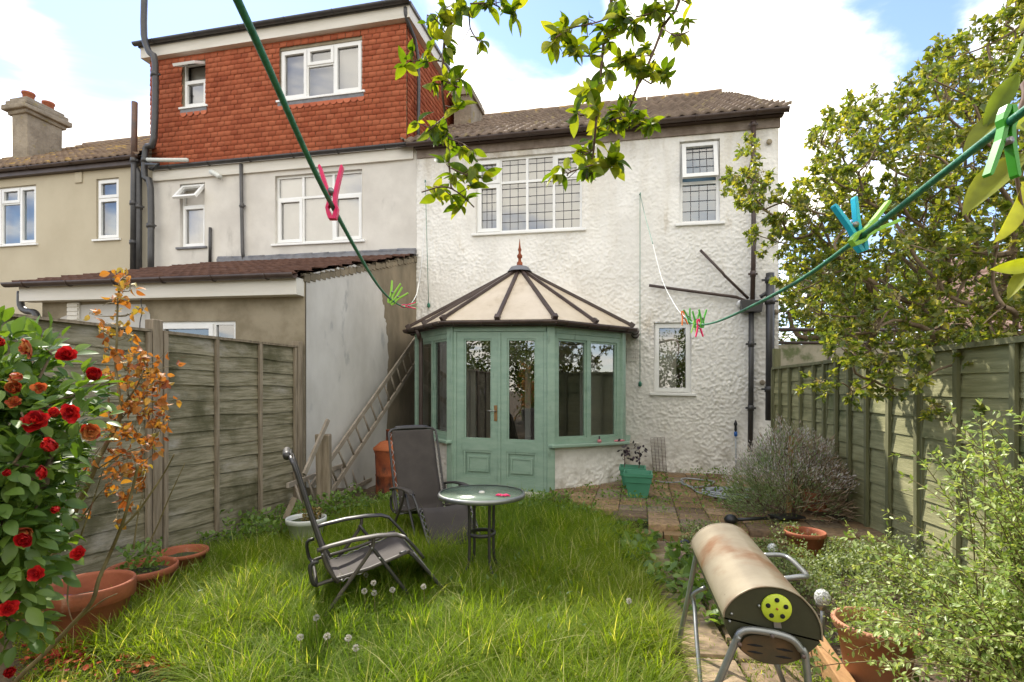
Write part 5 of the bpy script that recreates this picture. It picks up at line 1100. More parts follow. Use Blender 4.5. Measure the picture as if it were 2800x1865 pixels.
# ------------------------------------------------------------------ round glass table
tb_ = Vector((-.235, 4.13, 0)); tt = thing('round_table', 'small round glass-topped metal table between the reclining chair and the doors', 'table', tb_); TZ = .70
MB().lathe(tb_, [(0, TZ), (.325, TZ), (.325, TZ - .005), (0, TZ - .005)], 48).build('glass_top', M['tabg'], tt)
MB().lathe(tb_, [(.32, TZ + .004), (.333, TZ + .004), (.338, TZ - .01), (.335, TZ - .028), (.322, TZ - .03), (.32, TZ - .006)], 48).build('rim', M['steel'], tt)
MB().lathe(tb_, [(0, TZ + .014), (.02, TZ + .012), (.024, TZ + .002)], 16).build('centre_cap', M['trim'], tt)
MB().lathe(tb_, [(.12, TZ - .05), (.13, TZ - .05), (.13, TZ - .075), (.12, TZ - .075), (.12, TZ - .05)], 28).build('upper_ring', M['frame'], tt)
MB().lathe(tb_, [(.095, .40), (.11, .40), (.11, .375), (.095, .375), (.095, .40)], 28).build('lower_ring', M['frame'], tt)
for k in range(4):
    a = R(35 + 90 * k); c, s = math.cos(a), math.sin(a); q = lambda r, z: tb_ + Vector((c * r, s * r, z))
    MB().tube([q(.29, TZ - .03), q(.14, TZ - .04), q(.115, TZ - .08), q(.11, .45), q(.11, .25), q(.13, .14), q(.22, .05), q(.28, 0)], .0115, 8, 3).build('leg', M['frame'], tt)
m = MB(); c = tb_ + Vector((.17, -.16, TZ + .008))
for (dx, dy) in ((-.02, 0), (.02, .01), (0, -.018), (.03, -.012), (-.035, .01)): m.tube([c + Vector((dx - .022, dy, 0)), c + Vector((dx, dy + .012, .006)), c + Vector((dx + .022, dy, 0))], [.003, .008, .003], 6, 2)
tag(m.build('hair_clip', M['pmag']), 'small bright pink hair clip lying on the glass table', 'hair clip')

# ------------------------------------------------------------------ washing lines, cords and pegs
PL = {'m': M['pmag'], 'g': M['pgreen'], 'c': M['pcyan'], 'o': M['porange'], 'd': M['pgr2'], 'w': M['pmint']}
def peg(c, ax, side, col, label, spread=.22, size=.078, group='plastic pegs on the washing lines'):
    """c = gripping point on the line, ax = direction from jaws to handles, side = opening direction"""
    t = thing('clothes_peg', label, 'clothes peg', c, group); ax = Vector(ax).normalized(); side = Vector(side); side = (side - ax * side.dot(ax)).normalized(); nn = ax.cross(side)
    T = Frame(c, side, nn, ax); s = size / .078
    for sgn in (-1, 1):
        m = MB(); pr = [(-.020, .0015, .0055), (-.012, .0035, .0065), (-.004, .006, .004), (.004, .003, .005), (.018, .0045, .0055), (.028, .007, .0055), (.045, .0115, .005), (.056, .0145, .0045), (.0585, .0145, .001)]; V_ = []
        for (z, x, h) in pr:
            for (dx, dy) in ((-h / 2, -.0055), (h / 2, -.0055), (h / 2, .0055), (-h / 2, .0055)): V_.append(T(sgn * (x + .001) * s + dx * s, dy * s, z * s))
        F_ = [(4 * i + k, 4 * i + (k + 1) % 4, 4 * i + 4 + (k + 1) % 4, 4 * i + 4 + k) for i in range(len(pr) - 1) for k in range(4)] + [(3, 2, 1, 0), tuple(4 * (len(pr) - 1) + k for k in range(4))]
        m.add(V_, F_, False); m.build('peg_arm', PL[col], t, bevel=.0012 * s)
    MB().tube([T(0, -.0075 * s, .02 * s), T(0, .0075 * s, .02 * s)], .0042 * s, 10).build('spring', M['clip'], t); return t
def rope_mesh(name, pts, r, m_, label, cat='washing line', parent=None, part=False, n=10):
    g = MB().tube(pts, r, n, 8); o = g.build(name, m_, parent)
    if not part: tag(o, label, cat, 'washing lines')
    return o
LLc = [(650, .40, 0), (904, .77, 560), (1040, 1.48, 790), (1117, 3.16, 841), (1146, 5.2, 800), (1155, 7.2, 700)]
def lx(Y): return -.206 - .1477 * (Y - .4)
hookL = wp(1163, 494, .06); hookR = wp(1750, 529, .06)
Lp = [Vector((.16, -2.45, 2.02)), Vector((lx(-1.2), -1.2, 1.86)), Vector((lx(0.05), .05, 1.80)), Vector((lx(.4), .4, 1.792)), Vector((lx(.77), .77, 1.767)), Vector((lx(1.48), 1.48, 1.78)), Vector((lx(2.3), 2.3, 1.865)), Vector((lx(3.16), 3.16, 1.99)), Vector((lx(4.0), 4.0, 2.17))]
Lw = [Lp[-1], Vector((lx(5.2), 5.2, 2.5)), Vector((lx(7.2), 7.2, 3.33)), Vector((lx(8.7), 8.7, 4.4)), hookL]
w_ = rope_mesh('washing_line', Lp, .0033, M['rope'], 'green washing line sagging from the upper left to the wall beside the conservatory'); rope_mesh('white_end', Lw, .0022, M['ropew'], None, parent=w_, part=True, n=6)
rx = lambda Y: .345 + .2017 * Y
Rp = [Vector((-.1, -2.45, 2.02)), Vector((rx(-1.2), -1.2, 1.83)), Vector((rx(0), 0, 1.765)), Vector((rx(.3), .3, 1.745)), Vector((rx(.5), .5, 1.735)), Vector((rx(.766), .766, 1.718)), Vector((rx(1.126), 1.126, 1.71)), Vector((rx(1.89), 1.89, 1.74)), Vector((rx(2.44), 2.44, 1.80)), Vector((rx(2.8), 2.8, 1.88))]
Rw = [Rp[-1], Vector((rx(3.3), 3.3, 2.02)), Vector((rx(4.33), 4.33, 2.4)), Vector((rx(5.5), 5.5, 3.0)), Vector((rx(7.2), 7.2, 3.85)), hookR]
w2_ = rope_mesh('washing_line', Rp, .0038, M['rope'], 'green washing line crossing the right side below the overhanging holly'); rope_mesh('white_end', Rw[:4], .0022, M['ropew'], None, parent=w2_, part=True, n=6); rope_mesh('thin_end', Rw[3:], .004, M['thin'], None, parent=w2_, part=True, n=6)
for hk, low, nm in ((hookL, wp(1172, 835, .05), 'thin green pulley cord hanging down the left edge of the white wall'), (hookR, wp(1750, 1050, .05), 'thin green pulley cord with a knotted end hanging near the middle of the white wall')):
    g = MB(); g.tube([hk, hk.lerp(low, .5), low], .005, 5); g.tube([hk + Vector((0, .05, .0)), hk + Vector((0, -.03, 0)), hk + Vector((0, -.03, -.05))], .008, 5)
    g.lathe(low, [(0, -.05), (.03, -.03), (.03, .02), (0, .06)], 7); tag(g.build('pulley_cord', M['thin']), nm, 'cord', 'pulley cords on the wall')
up = Vector((0, 0, 1)); X_ = Vector((1, 0, 0))
def onL(Y):
    for a, b in zip(Lp[:-1] + Lw[:-1], Lp[1:] + Lw[1:]):
        if a.y <= Y <= b.y: return a.lerp(b, (Y - a.y) / (b.y - a.y))
def onR(Y):
    for a, b in zip(Rp[:-1] + Rw[:-1], Rp[1:] + Rw[1:]):
        if a.y <= Y <= b.y: return a.lerp(b, (Y - a.y) / (b.y - a.y))
p = onL(.775); peg(p, (-.03, 0, 1), X_ + Vector((0, .1, 0)), 'm', 'magenta clothes peg standing upright on the near part of the left washing line')
peg(onL(1.85), (.35, 0, 1), X_, 'g', 'upper lime peg of the bunch on the left washing line'); peg(onL(2.02), (.75, 0, .75), Vector((1, 0, -1)), 'g', 'lower lime peg of the bunch on the left washing line')
peg(onL(2.75), (1, 0, .05), up, 'm', 'pink peg lying flat at the lowest point of the left line'); peg(onL(2.95), (1, .1, .1), up, 'w', 'pale green peg just above the pink one on the left line')
p = onR(.77); peg(p, (-.35, 0, .9), X_ + Vector((0, 0, .3)), 'c', 'turquoise clothes peg on the near part of the right washing line', size=.078); peg(onR(.755), (.85, 0, .65), Vector((-.5, 0, .8)), 'g', 'lime clothes peg crossing the turquoise one on the right line', size=.078)
peg(onR(.475), (-.05, .05, -1), X_, 'd', 'bright green peg nearest the camera among the large leaves', size=.062)
peg(onR(2.9), (.2, 0, -1), X_, 'o', 'orange peg hanging on the white part of the right line'); peg(onR(2.62), (-.25, 0, 1), X_, 'd', 'green peg leaning left of the bunch on the right line')
peg(onR(2.4), (0, 0, 1), X_, 'd', 'second green peg of the bunch on the right line, left of the magenta one'); peg(onR(2.32), (.05, 0, -1), X_, 'm', 'magenta peg pointing down in the bunch on the right line'); peg(onR(2.22), (.03, 0, 1), X_, 'd', 'green peg at the right end of the bunch on the right line')
peg(onR(2.45) + Vector((0, .0, 0)), (-.1, 0, -1), X_, 'g', 'small lime peg pointing down beside the magenta one on the right line', size=.06)
# ------------------------------------------------------------------ plants
def tree_thing(name, label, cat, base, segs, mat_, trunk='trunk', group=None, n=5):
    t = thing(name, label, cat, base, group); V, Fq = tubes_np(segs, n); np_mesh(trunk, V, [Fq], mat_, t, smooth=True); return t
def inpoly(x, y, P):
    c = np.zeros(len(x), bool); n = len(P)
    for i in range(n):
        (x1, y1), (x2, y2) = P[i], P[(i + 1) % n]
        if y1 == y2: continue
        k = ((y1 > y) != (y2 > y)) & (x < (x2 - x1) * (y - y1) / (y2 - y1) + x1); c ^= k
    return c
def around(nodes, per, r, rng_=None):
    P = np.repeat(nodes, per, 0) + rdir(len(nodes) * per) * (rng.random((len(nodes) * per, 1)) ** .5) * r
    D = P - np.repeat(nodes, per, 0); return P, nrm(D)
# holly beyond the right fence, its crown overhanging the garden
poly = [(2020, 560), (2010, 470), (2065, 370), (2110, 520), (2180, 560), (2235, 440), (2245, 350), (2300, 290), (2380, 300), (2400, 215), (2500, 230), (2590, 140), (2680, 100), (2740, 20), (2900, -160), (3500, -400), (3500, 1060), (2800, 1040), (2740, 1130), (2600, 1060), (2480, 1030), (2330, 985), (2250, 900), (2180, 850), (2120, 700), (2060, 640)]
N = 16000; xx = rng.uniform(2000, 3500, N); yy = rng.uniform(-400, 1140, N); Yd = rng.uniform(3.7, 6.6, N); k = inpoly(xx, yy, poly); xx, yy, Yd = xx[k], yy[k], Yd[k]
edge = np.clip((2450 - xx) / 450, 0, 1); Yd = Yd * (1 - edge) + (4.6 + .8 * rng.random(len(xx))) * edge
Pn = np.stack([(xx - CX) / FPX * Yd, Yd, CAMZ + (HY - yy) / FPX * Yd], 1); Pn = Pn[(Pn[:, 2] > 1.2) & (Pn[:, 0] < 6.2)]
extra = Pn[rng.permutation(len(Pn))]; sel = []
for p in extra:
    if all(np.linalg.norm(p - q) > .14 for q in sel): sel.append(p)
    if len(sel) > 1150: break
lo = [gr(0, 0)] and [np.array(at(*q, Y)) for q, Y in (((2240, 1045), 4.4), ((2330, 1070), 4.4), ((2390, 1040), 4.4), ((2280, 1055), 4.4), ((2440, 1060), 4.4), ((2560, 1110), 4.2), ((2660, 1150), 4.0))]
sel = np.array(sel + lo); base = np.array((4.75, 4.9, 0.))
nodes, par, rad, segs = skeleton(base, np.concatenate([[(4.7, 4.85, 1.0), (4.6, 4.8, 1.8)], sel]), .0042, .46, .05, .13)
hl = tree_thing('holly_tree', 'large flowering holly tree leaning over the green fence at the right', 'tree', tuple(base), segs, M['bark'])
sg, P_, D_ = twiglets(nodes[3:], (4.6, 5.0, 2.6), 4, .15, 15); V, Fq = tubes_np(sg, 4); np_mesh('twigs', V, [Fq], M['bark'], hl); scatter('leaves', leaf_t(3, .25, .22, .14, .5, 1), P_, D_, nrm(rdir(len(P_)) + [0, 0, .9]), rng.uniform(.035, .07, len(P_)), M['holly'], hl)
bn = nodes[3:][rng.random(len(nodes) - 3) < .42]; P_, D_ = around(bn, 26, .035); scatter('flower_clusters', leaf_t(1, .5, .3, .3), P_, D_, rdir(len(P_)), rng.uniform(.012, .022, len(P_)), M['blossom'], hl)
# cherry tree behind the camera with boughs hanging into view
ct = thing('cherry_tree', 'leafy cherry tree whose thin branches hang down in front of the sky', 'tree', (.03, -2.75, 0))
g = MB(); g.tube([(.03, -2.75, 0), (.05, -2.72, 1.2), (.0, -2.6, 2.2), (.1, -2.0, 3.2), (.2, -1.0, 3.9)], [.15, .12, .1, .07, .05], 10, 4)
g.tube([(.2, -1.0, 3.9), (.1, .2, 4.2), (-.1, 1.4, 4.0), (-.25, 2.0, 3.6)], [.05, .035, .02, .01], 8, 4); g.tube([(.1, .2, 4.2), (.2, 1.3, 4.1), (.3, 2.1, 3.5)], [.03, .015, .008], 8, 4); g.tube([(.1, -2.0, 3.2), (1.0, -.9, 3.2), (1.3, .2, 2.7), (1.15, .7, 2.2)], [.05, .03, .015, .006], 8, 4); g.build('trunk', M['bark'], ct)
def hang_branch(path, Y, sub, leafn, size, spread, top=None):
    P = [at(*z2(*p), Y + .05 * math.sin(i * 1.7)) for i, p in enumerate(path)]
    if top is not None: P = [Vector(top)] + P
    g = MB(); g.tube(P, [.008] * 1 + [.0065 * (1 - .7 * i / len(P)) + .001 for i in range(1, len(P))], 6, 4)
    nodes_ = []
    for i in range(len(P) - 1):
        L = (P[i + 1] - P[i]).length; nn = max(2, int(L / .05))
        for k in range(nn): nodes_.append(P[i].lerp(P[i + 1], k / nn))
    for s in sub:
        q = [at(*z2(*p), Y + random.uniform(-.08, .08)) for p in s]; g.tube(q, .0028, 5, 3)
        for a, b in zip(q[:-1], q[1:]):
            for k in range(3): nodes_.append(a.lerp(b, (k + 1) / 3))
    spurs = []
    for nd in list(nodes_):
        if random.random() < .85:
            d = Vector((random.gauss(0, 1), random.gauss(0, 1), random.gauss(0.1, .7))).normalized() * random.uniform(.015, .06); g.tube([nd, nd + d], .0018, 4); spurs.append(nd + d)
    br_ = g.build('branch', M['twig'], ct)
    nd = np.array([tuple(x) for x in spurs]); nd = nd[rng.random(len(nd)) < .8]; leafn_ = leafn; k_w = max(2, round(leafn_ / len(nd))); leafn = k_w * len(nd); ax_ = nrm(rdir(len(nd)) + [0, 0, .1]); nd = np.repeat(nd, k_w, 0)
    P_ = nd + rdir(leafn) * .004; D = nrm(rdir(leafn) + np.repeat(ax_, k_w, 0) * .7 + np.array([0, 0, -.1])); keep_ = rng.random(leafn) < .85; P_, D = P_[keep_], D[keep_]; leafn = len(P_); scatter('leaves', leaf_t(4, .235, .2, .3, .48), P_, D, nrm(rdir(leafn) + [0, 0, 1.0]), rng.uniform(size * .35, size * 1.05, leafn), M['cherry'], br_, smooth=True)
hang_branch([(500, -60), (430, 180), (415, 330), (410, 480), (430, 650), (445, 850), (458, 1010)], 2.0, [[(415, 330), (330, 320), (235, 330)], [(430, 180), (380, 110), (330, 80)], [(500, -40), (550, 60), (560, 150), (600, 220)], [(458, 1010), (400, 1000), (300, 1030)], [(458, 1010), (520, 1050), (580, 1110)], [(455, 900), (520, 930), (570, 950)], [(430, 620), (350, 690), (330, 700)], [(415, 430), (500, 470)], [(440, 740), (520, 770)], [(560, 20), (680, 20), (740, 60)]], 440, .078, .11, top=(-.28, 1.95, 3.5))
hang_branch([(1312, -60), (1275, 230), (1255, 450), (1235, 650), (1222, 800), (1210, 885)], 2.0, [[(1265, 300), (1150, 300), (1080, 290)], [(1300, 100), (1200, 130), (1100, 150), (1020, 200)], [(1210, 885), (1100, 920), (1080, 940)], [(1210, 885), (1280, 860), (1330, 860)], [(1225, 800), (1170, 830)], [(1280, 200), (1400, 100), (1440, 140)], [(1250, 420), (1190, 470)], [(1240, 600), (1150, 620)], [(1185, 890), (1185, 960)]], 440, .078, .11, top=(.25, 2.05, 3.5))
hang_branch([(1660, -60), (1590, 150), (1520, 330), (1450, 480), (1400, 620), (1370, 680)], 2.05, [[(1590, 150), (1660, 190), (1730, 170)], [(1540, 300), (1480, 300), (1400, 310), (1340, 350)], [(1520, 350), (1560, 400)], [(1400, 600), (1450, 650), (1490, 700)], [(1400, 620), (1330, 640), (1240, 680)], [(1640, 0), (1560, 60), (1450, 90)], [(1650, -20), (1740, 20)], [(1480, 420), (1530, 450)]], 500, .062, .1, top=(.32, 2.1, 3.4))
# near twig with large leaves at the right
g = MB(); q = [Vector((1.15, .7, 2.2)), at(2900, 150, .72), at(2800, 270, .68), at(2775, 420, .66), at(2800, 600, .66), at(2830, 720, .66)]; g.tube(q, [.006, .004, .003, .0025, .002, .0015], 6, 4); br_ = g.build('branch', M['twig'], ct)
Lf = [((2790, 275), (2640, 400)), ((2800, 420), (2650, 550)), ((2795, 500), (2755, 645)), ((2850, 350), (2790, 330)), ((2800, 300), (2870, 430)), ((2830, 720), (2735, 735)), ((2830, 720), (2760, 800)), ((2785, 200), (2700, 330)), ((2810, 560), (2880, 640)), ((2800, 90), (2770, 190)), ((2850, 40), (2810, 60))]
a = np.array([tuple(at(*x[0], .67)) for x in Lf]); b = np.array([tuple(at(*x[1], .64 + random.uniform(-.03, .03))) for x in Lf]); scatter('leaves', leaf_t(6, .14, .16, .12, .5), a, b - a, nrm(rdir(len(a)) * .8 + [0, -.8, .6]), np.linalg.norm(b - a, axis=1) * 1.08, M['cherry'], br_, rnd=rng.uniform(.5, 1, len(a)), smooth=True)
scl = 380; tp = np.array([(.2, -1.0, 3.9), (.1, .2, 4.25), (-.1, 1.2, 4.1), (1.0, -.9, 3.2), (0, -2.4, 3.4), (.6, -1.8, 3.8), (-.7, -2.0, 3.7)])
nd = tp[rng.integers(0, len(tp), scl)] + rng.normal(size=(scl, 3)) * [.4, .4, .22]; nd = nd[(nd[:, 1] < 1.3) & (nd[:, 2] > 3.0)]; scatter('leaves', leaf_t(3, .25, .14, .2), nd, rdir(len(nd)), rdir(len(nd)) + [0, 0, 1], .075, M['cherry'], ct)
# camellia with red flowers, left foreground
cen = np.array((-1.98, 2.08, 1.1)); n = 210; pts = cen + rdir(n) * (rng.random((n, 1)) ** .4) * np.array((.42, .34, .6)); pts = pts[pts[:, 2] > .35]; pxx = CX + FPX * pts[:, 0] / pts[:, 1]; pyy = HY - FPX * (pts[:, 2] - CAMZ) / pts[:, 1]; pts = pts[pxx < np.interp(pyy, [1000, 1150, 1300, 1450, 1550, 1650, 1800], [260, 230, 170, 170, 110, 60, 60])]
nodes, par, rad, segs = skeleton((-2.1, 2.2, 0), np.concatenate([[(-2.09, 2.18, .3)], pts]), .0035, .45, .05, .04)
cm = tree_thing('camellia_bush', 'glossy camellia bush with red and fading orange flowers at the left edge', 'bush', (-2.1, 2.2, 0), segs, M['bark'], 'stems')
P_, D_ = around(nodes[2:], 26, .1); D_ = nrm(D_ + rdir(len(P_)) * .5 + (P_ - cen) * .8); 
scatter('leaves', leaf_t(5, .27, .16, .16, .48), P_, D_, nrm(rdir(len(P_)) * .55 + [0, -.35, 1.0]), rng.uniform(.045, .085, len(P_)), M['camel'], cm, smooth=True)
def petal_t():
    V = []; nx, ny = 4, 5
    for i in range(nx):
        t = i / (nx - 1)
        for j in range(ny):
            s = j / (ny - 1) * 2 - 1; w = .5 * math.sin(math.pi * min(.97, t * .75 + .12)) ** .7; V.append((t - .08 * s * s * t, s * w, .25 * t * t + .16 * s * s + .05 * math.sin(7 * s + 3 * t) * t))
    F = [(i * ny + j, (i + 1) * ny + j, (i + 1) * ny + j + 1, i * ny + j + 1) for i in range(nx - 1) for j in range(ny - 1)]; return np.array(V, float), [np.array(F)]
def flower(c, n, r, m_, parent, opn=1.0):
    n = np.array(n, float); n /= np.linalg.norm(n); a = np.cross(n, [0, 0, 1.]); a /= np.linalg.norm(a); b = np.cross(n, a); P, D, U, S = [], [], [], []
    for ring, (cnt, tilt, rr) in enumerate(((random.choice((5, 7, 8)), .15 + (1 - opn), 1.0), (random.choice((5, 6, 8)), .55 + (1 - opn) * .8, .85), (6, 1.0 + (1 - opn) * .5, .62), (random.choice((3, 5)), 1.5, .45))):
        for k in range(cnt):
            an = 2 * math.pi * (k + ring * .5) / cnt + random.uniform(-.2, .2); rd = a * math.cos(an) + b * math.sin(an); tl = tilt + random.uniform(-.15, .2); D.append(rd * math.cos(tl) + n * math.sin(tl)); U.append(n * math.cos(tl) - rd * math.sin(tl)); P.append(np.array(c) + n * .004 * ring); S.append(r * rr * random.uniform(.85, 1.1))
    return scatter('flower', petal_t(), np.array(P), np.array(D), np.array(U), np.array(S), m_, parent, smooth=True)
for (x, y, r, o_) in ((86, 949, .046, 1), (182, 977, .048, 0), (63, 1029, .045, 1), (262, 1035, .055, 0), (101, 1159, .062, 0), (153, 1224, .062, 0), (243, 1178, .045, 1), (198, 1128, .045, 0), (45, 1062, .048, 1), (107, 1062, .03, 1), (157, 1135, .038, 0), (75, 1450, .05, 1), (218, 1517, .038, 0), (102, 1568, .036, 0), (160, 1390, .035, 0), (10, 1735, .045, 1), (26, 1838, .045, 0), (24, 1665, .04, 0), (130, 1290, .04, 0), (5, 940, .045, 0), (70, 1475, .05, 0), (38, 1105, .035, 1), (20, 1290, .03, 0)):
    Y = 1.84 + random.uniform(-.07, .07) + max(0, (x - 150)) * .0006; c = at(x, y, Y); flower(c, (random.gauss(.3, .6), -1, random.gauss(.35, .6)), r * .78, M['petalo'] if o_ else M['petal'], cm, opn=random.choice((1.1, 1, .8, .5, .25)))
# withered rose in the largest pot
rs = thing('rose_bush', 'tall leggy rose with withered orange-brown leaves rising from the largest pot', 'rose', (-2.5, 3.0, 0)); g = MB(); rn = []; cpts = []
def cane(pts, Y, r0, r1, n_=6):
    q = [at(*p, Y + random.uniform(-.03, .03) + .0 * i) for i, p in enumerate(pts)]; rr = [r0 + (r1 - r0) * i / (len(q) - 1) for i in range(len(q))]; g.tube(q, rr, 7, 4)
    for a, b in zip(q[:-1], q[1:]):
        L = (b - a).length; cpts.extend([a, a.lerp(b, .5), b])
        for k in range(int(L / .012)): 
            c = a.lerp(b, k / max(1, int(L / .012))); d = Vector((random.gauss(0, 1), random.gauss(0, 1), random.gauss(0, .3))).normalized()
            if random.random() < .5: g.tube([c, c + d * (r0 + .006)], [.0018, .0003], 4)
    return q
def z8(x, y): return x / 2.55, 1250 + y / 2.55
Yr = 2.75
c1 = cane([z8(*p) for p in ((225, 1110), (270, 920), (420, 570), (520, 380), (620, 170), (690, 0))] + [z4(*p) for p in ((730, 1400), (800, 1270), (850, 1180), (868, 1080))], Yr, .016, .010)
c2 = cane([z4(*p) for p in ((868, 1080), (850, 960), (825, 780), (835, 600), (838, 430), (848, 250), (880, 160))], Yr, .0075, .0035)
c3 = cane([z4(*p) for p in ((835, 1190), (785, 1110), (775, 950), (790, 880))], Yr, .007, .004)
c4_ = cane([z8(*p) for p in ((60, 1620), (180, 1490), (310, 1370), (500, 1170), (640, 1010), (690, 850), (760, 690), (840, 500), (880, 380), (930, 200), (960, 60))], 2.62, .012, .006)
c5 = cane([z8(*p) for p in ((840, 500), (960, 380), (1060, 240), (1140, 120), (1215, -20))], 2.65, .006, .003)
c6 = cane([z4(*p) for p in ((868, 1080), (960, 960), (1010, 860), (1060, 780), (1130, 760))], Yr, .005, .002)
c7 = cane([z4(*p) for p in ((700, 1520), (860, 1420), (1000, 1370), (1060, 1350))], Yr, .004, .002)
for pp in (((560, 560), (640, 330), (730, 60)), ((930, 640), (960, 420), (985, 300)), ((1000, 660), (1080, 520), (1180, 280), (1290, 40)), ((520, 260), (600, 80), (700, -70)), ((480, 870), (470, 1000), (500, 1130), (540, 1160)), ((300, 1370), (230, 1290), (215, 1200)), ((500, 1170), (700, 1010), (820, 950)), ((470, 540), (600, 380), (700, 250), (790, 160))): cane([z8(*p) for p in pp], 2.65 + random.uniform(-.1, .15), .0045, .0018)
cl = [(880, 150, 22, 55), (850, 330, 16, 80), (930, 220, 14, 60), (640, 410, 3, 20), (1010, 370, 4, 30), (950, 400, 6, 50), (790, 480, 10, 60), (700, 530, 10, 60), (930, 570, 8, 40), (740, 640, 10, 70), (950, 700, 12, 60), (1030, 720, 20, 60), (790, 830, 10, 40), (920, 800, 20, 90), (1080, 830, 26, 90), (1000, 860, 24, 90), (1100, 900, 22, 70), (920, 990, 20, 80), (1060, 1000, 26, 90), (980, 1090, 26, 100), (900, 1130, 20, 90), (1130, 1170, 16, 70), (960, 1230, 24, 90), (870, 1220, 14, 70), (1150, 1230, 10, 50), (1090, 1290, 5, 40), (780, 1300, 10, 60), (780, 1390, 6, 40), (660, 1450, 7, 50), (960, 1430, 18, 70), (1020, 1400, 12, 60), (830, 1490, 14, 60), (900, 1540, 18, 80), (1040, 1540, 10, 50), (1120, 1400, 6, 40), (880, 1650, 14, 70), (800, 1610, 5, 50), (1030, 1650, 8, 40), (850, 1800, 8, 60), (940, 1780, 8, 40), (620, 1850, 5, 30)]
PP_, RR = [], []
for (x, y, n_, s) in cl:
    cc = at(*z4(x, y), Yr); nb = min(cpts, key=lambda q: (q - cc).length + (.1 if q.z > cc.z else 0)); g.tube([nb, nb.lerp(cc, .5) + Vector((random.gauss(0, .012), random.gauss(0, .01), -.01)), cc], [.003, .0022, .0012], 5, 3); ends_ = []
    for k in range(max(2, n_ // 3)):
        e = at(*z4(x + random.gauss(0, s * .75), y + random.gauss(0, s * .75)), Yr + random.gauss(0, .06)); g.tube([cc.lerp(nb, random.random() * .5), cc.lerp(e, .6) + Vector((0, 0, .008)), e], [.0016, .0013, .0008], 4, 2); ends_.append(e)
    for k in range(int(n_ * 1.0)):
        e = random.choice(ends_); PP_.append(tuple(e + Vector((random.gauss(0, .012), random.gauss(0, .012), random.gauss(0, .012))))); RR.append(min(1, max(0, random.gauss(.45 if y > 650 else .72, .28))))
g.build('canes', M['cane'], rs)
PP_ = np.array(PP_); scatter('withered_leaves', leaf_t(4, .33, .35, .5, .5), PP_, nrm(rdir(len(PP_)) + [0, 0, -.6]), rdir(len(PP_)), rng.uniform(.026, .052, len(PP_)), M['brownleaf'], rs, rnd=np.array(RR), smooth=True)
# pale shrub, lower right foreground
js = thing('jasmine_shrub', 'pale green small-leaved shrub arching over the lower right corner', 'shrub', (2.1, 2.0, 0)); segs = []; LP, LD = [], []
ends = [((2494, 1232), 2.5), ((2588, 1144), 2.4), ((2405, 1391), 2.6), ((2331, 1448), 2.7), ((2391, 1607), 2.5), ((2470, 1300), 2.5), ((2560, 1230), 2.3), ((2360, 1500), 2.6), ((2420, 1560), 2.5), ((2700, 1150), 2.2), ((2760, 1120), 2.2), ((2650, 1190), 2.3), ((2360, 1720), 2.4), ((2330, 1780), 2.4), ((2400, 1840), 2.3), ((2320, 1460), 2.6)]
for i in range(165):
    if i < 16: e, Y = ends[i]; e = at(*e, Y)
    else:
        x = 2800 - abs(random.gauss(0, 210)); lowy = 1130 + max(0, (2620 - x)) * 1.25; e = at(x + random.uniform(-20, 90), min(1900, random.uniform(lowy, 1880)), random.uniform(1.85, 2.55))
        if random.random() < .25: e = Vector((random.uniform(2.0, 2.7), random.uniform(1.2, 2.4), random.uniform(.4, 1.2)))
    b = Vector((random.uniform(1.85, 2.5), random.uniform(1.7, 2.3), random.uniform(0, .25))); c = b.lerp(e, .5) + Vector((random.uniform(0, .12), 0, random.uniform(.05, .25) + .1)); pr = b; n_ = 12
    for k in range(1, n_ + 1):
        t = k / n_; p = b * (1 - t) ** 2 + c * 2 * t * (1 - t) + e * t * t; segs.append((tuple(pr), tuple(p), .0035 * (1 - .7 * t) + .0008, .0032 * (1 - .75 * t) + .0008))
        d = (p - pr).normalized()
        if t > .22:
            for j in range(3):
                q = pr.lerp(p, random.random()); s = Vector((random.gauss(0, 1), random.gauss(0, 1), random.gauss(.3, 1))); s = (s - d * s.dot(d)).normalized()
                for sg in (1, -1): LP.append(tuple(q)); LD.append(tuple(d * .7 + s * sg))
                if random.random() < .35:
                    tw = q + (s + d * .6) * random.uniform(.03, .09); segs.append((tuple(q), tuple(tw), .0012, .0007))
                    for _ in range(5): LP.append(tuple(q.lerp(tw, random.uniform(.4, 1)))); LD.append(tuple((tw - q).normalized() + Vector((random.gauss(0, .7), random.gauss(0, .7), random.gauss(0, .7)))))
        pr = p
V, Fq = tubes_np(segs, 4); np_mesh('stems', V, [Fq], M['cane'], js); LP, LD = np.array(LP), np.array(LD); scatter('leaves', leaf_t(2, .2, .12, .1), LP, LD, nrm(rdir(len(LP)) * .7 + [0, 0, 1]), rng.uniform(.016, .036, len(LP)), M['jas'], js)
# lavender
lb = np.array((3.0, 5.85, .08)); n = 210; dr_ = rdir(n); dr_[:, 2] = np.abs(dr_[:, 2]); pts = lb + [0, 0, .12] + dr_ * (rng.random((n, 1)) ** .3) * [.62, .5, .88]
sx = pts[:, 0] < 2.7; pts[sx, 2] *= .78; nodes, par, rad, segs = skeleton(lb, pts, .0025, .5, .05, .03)
lv = tree_thing('lavender_bush', 'overgrown woody lavender bush with grey dry heads against the green fence', 'bush', tuple(lb), segs, M['twig'], 'woody_stems')
tipn = nodes[2:]; outw = nrm(tipn - (lb + [0, 0, .1])); per = 60; P_ = np.repeat(tipn, per, 0) + rng.normal(size=(len(tipn) * per, 3)) * .055; D_ = nrm(np.repeat(outw, per, 0) + rdir(len(P_)) * .55 + [0, 0, .45]); green = (P_[:, 0] < 3.08 + .25 * rng.normal(size=len(P_))) | (rng.random(len(P_)) < .25)
scatter('leaves', leaf_t(1, .09, .05, .05), P_[green], D_[green], rdir(green.sum()), rng.uniform(.03, .06, green.sum()), M['lav'], lv)
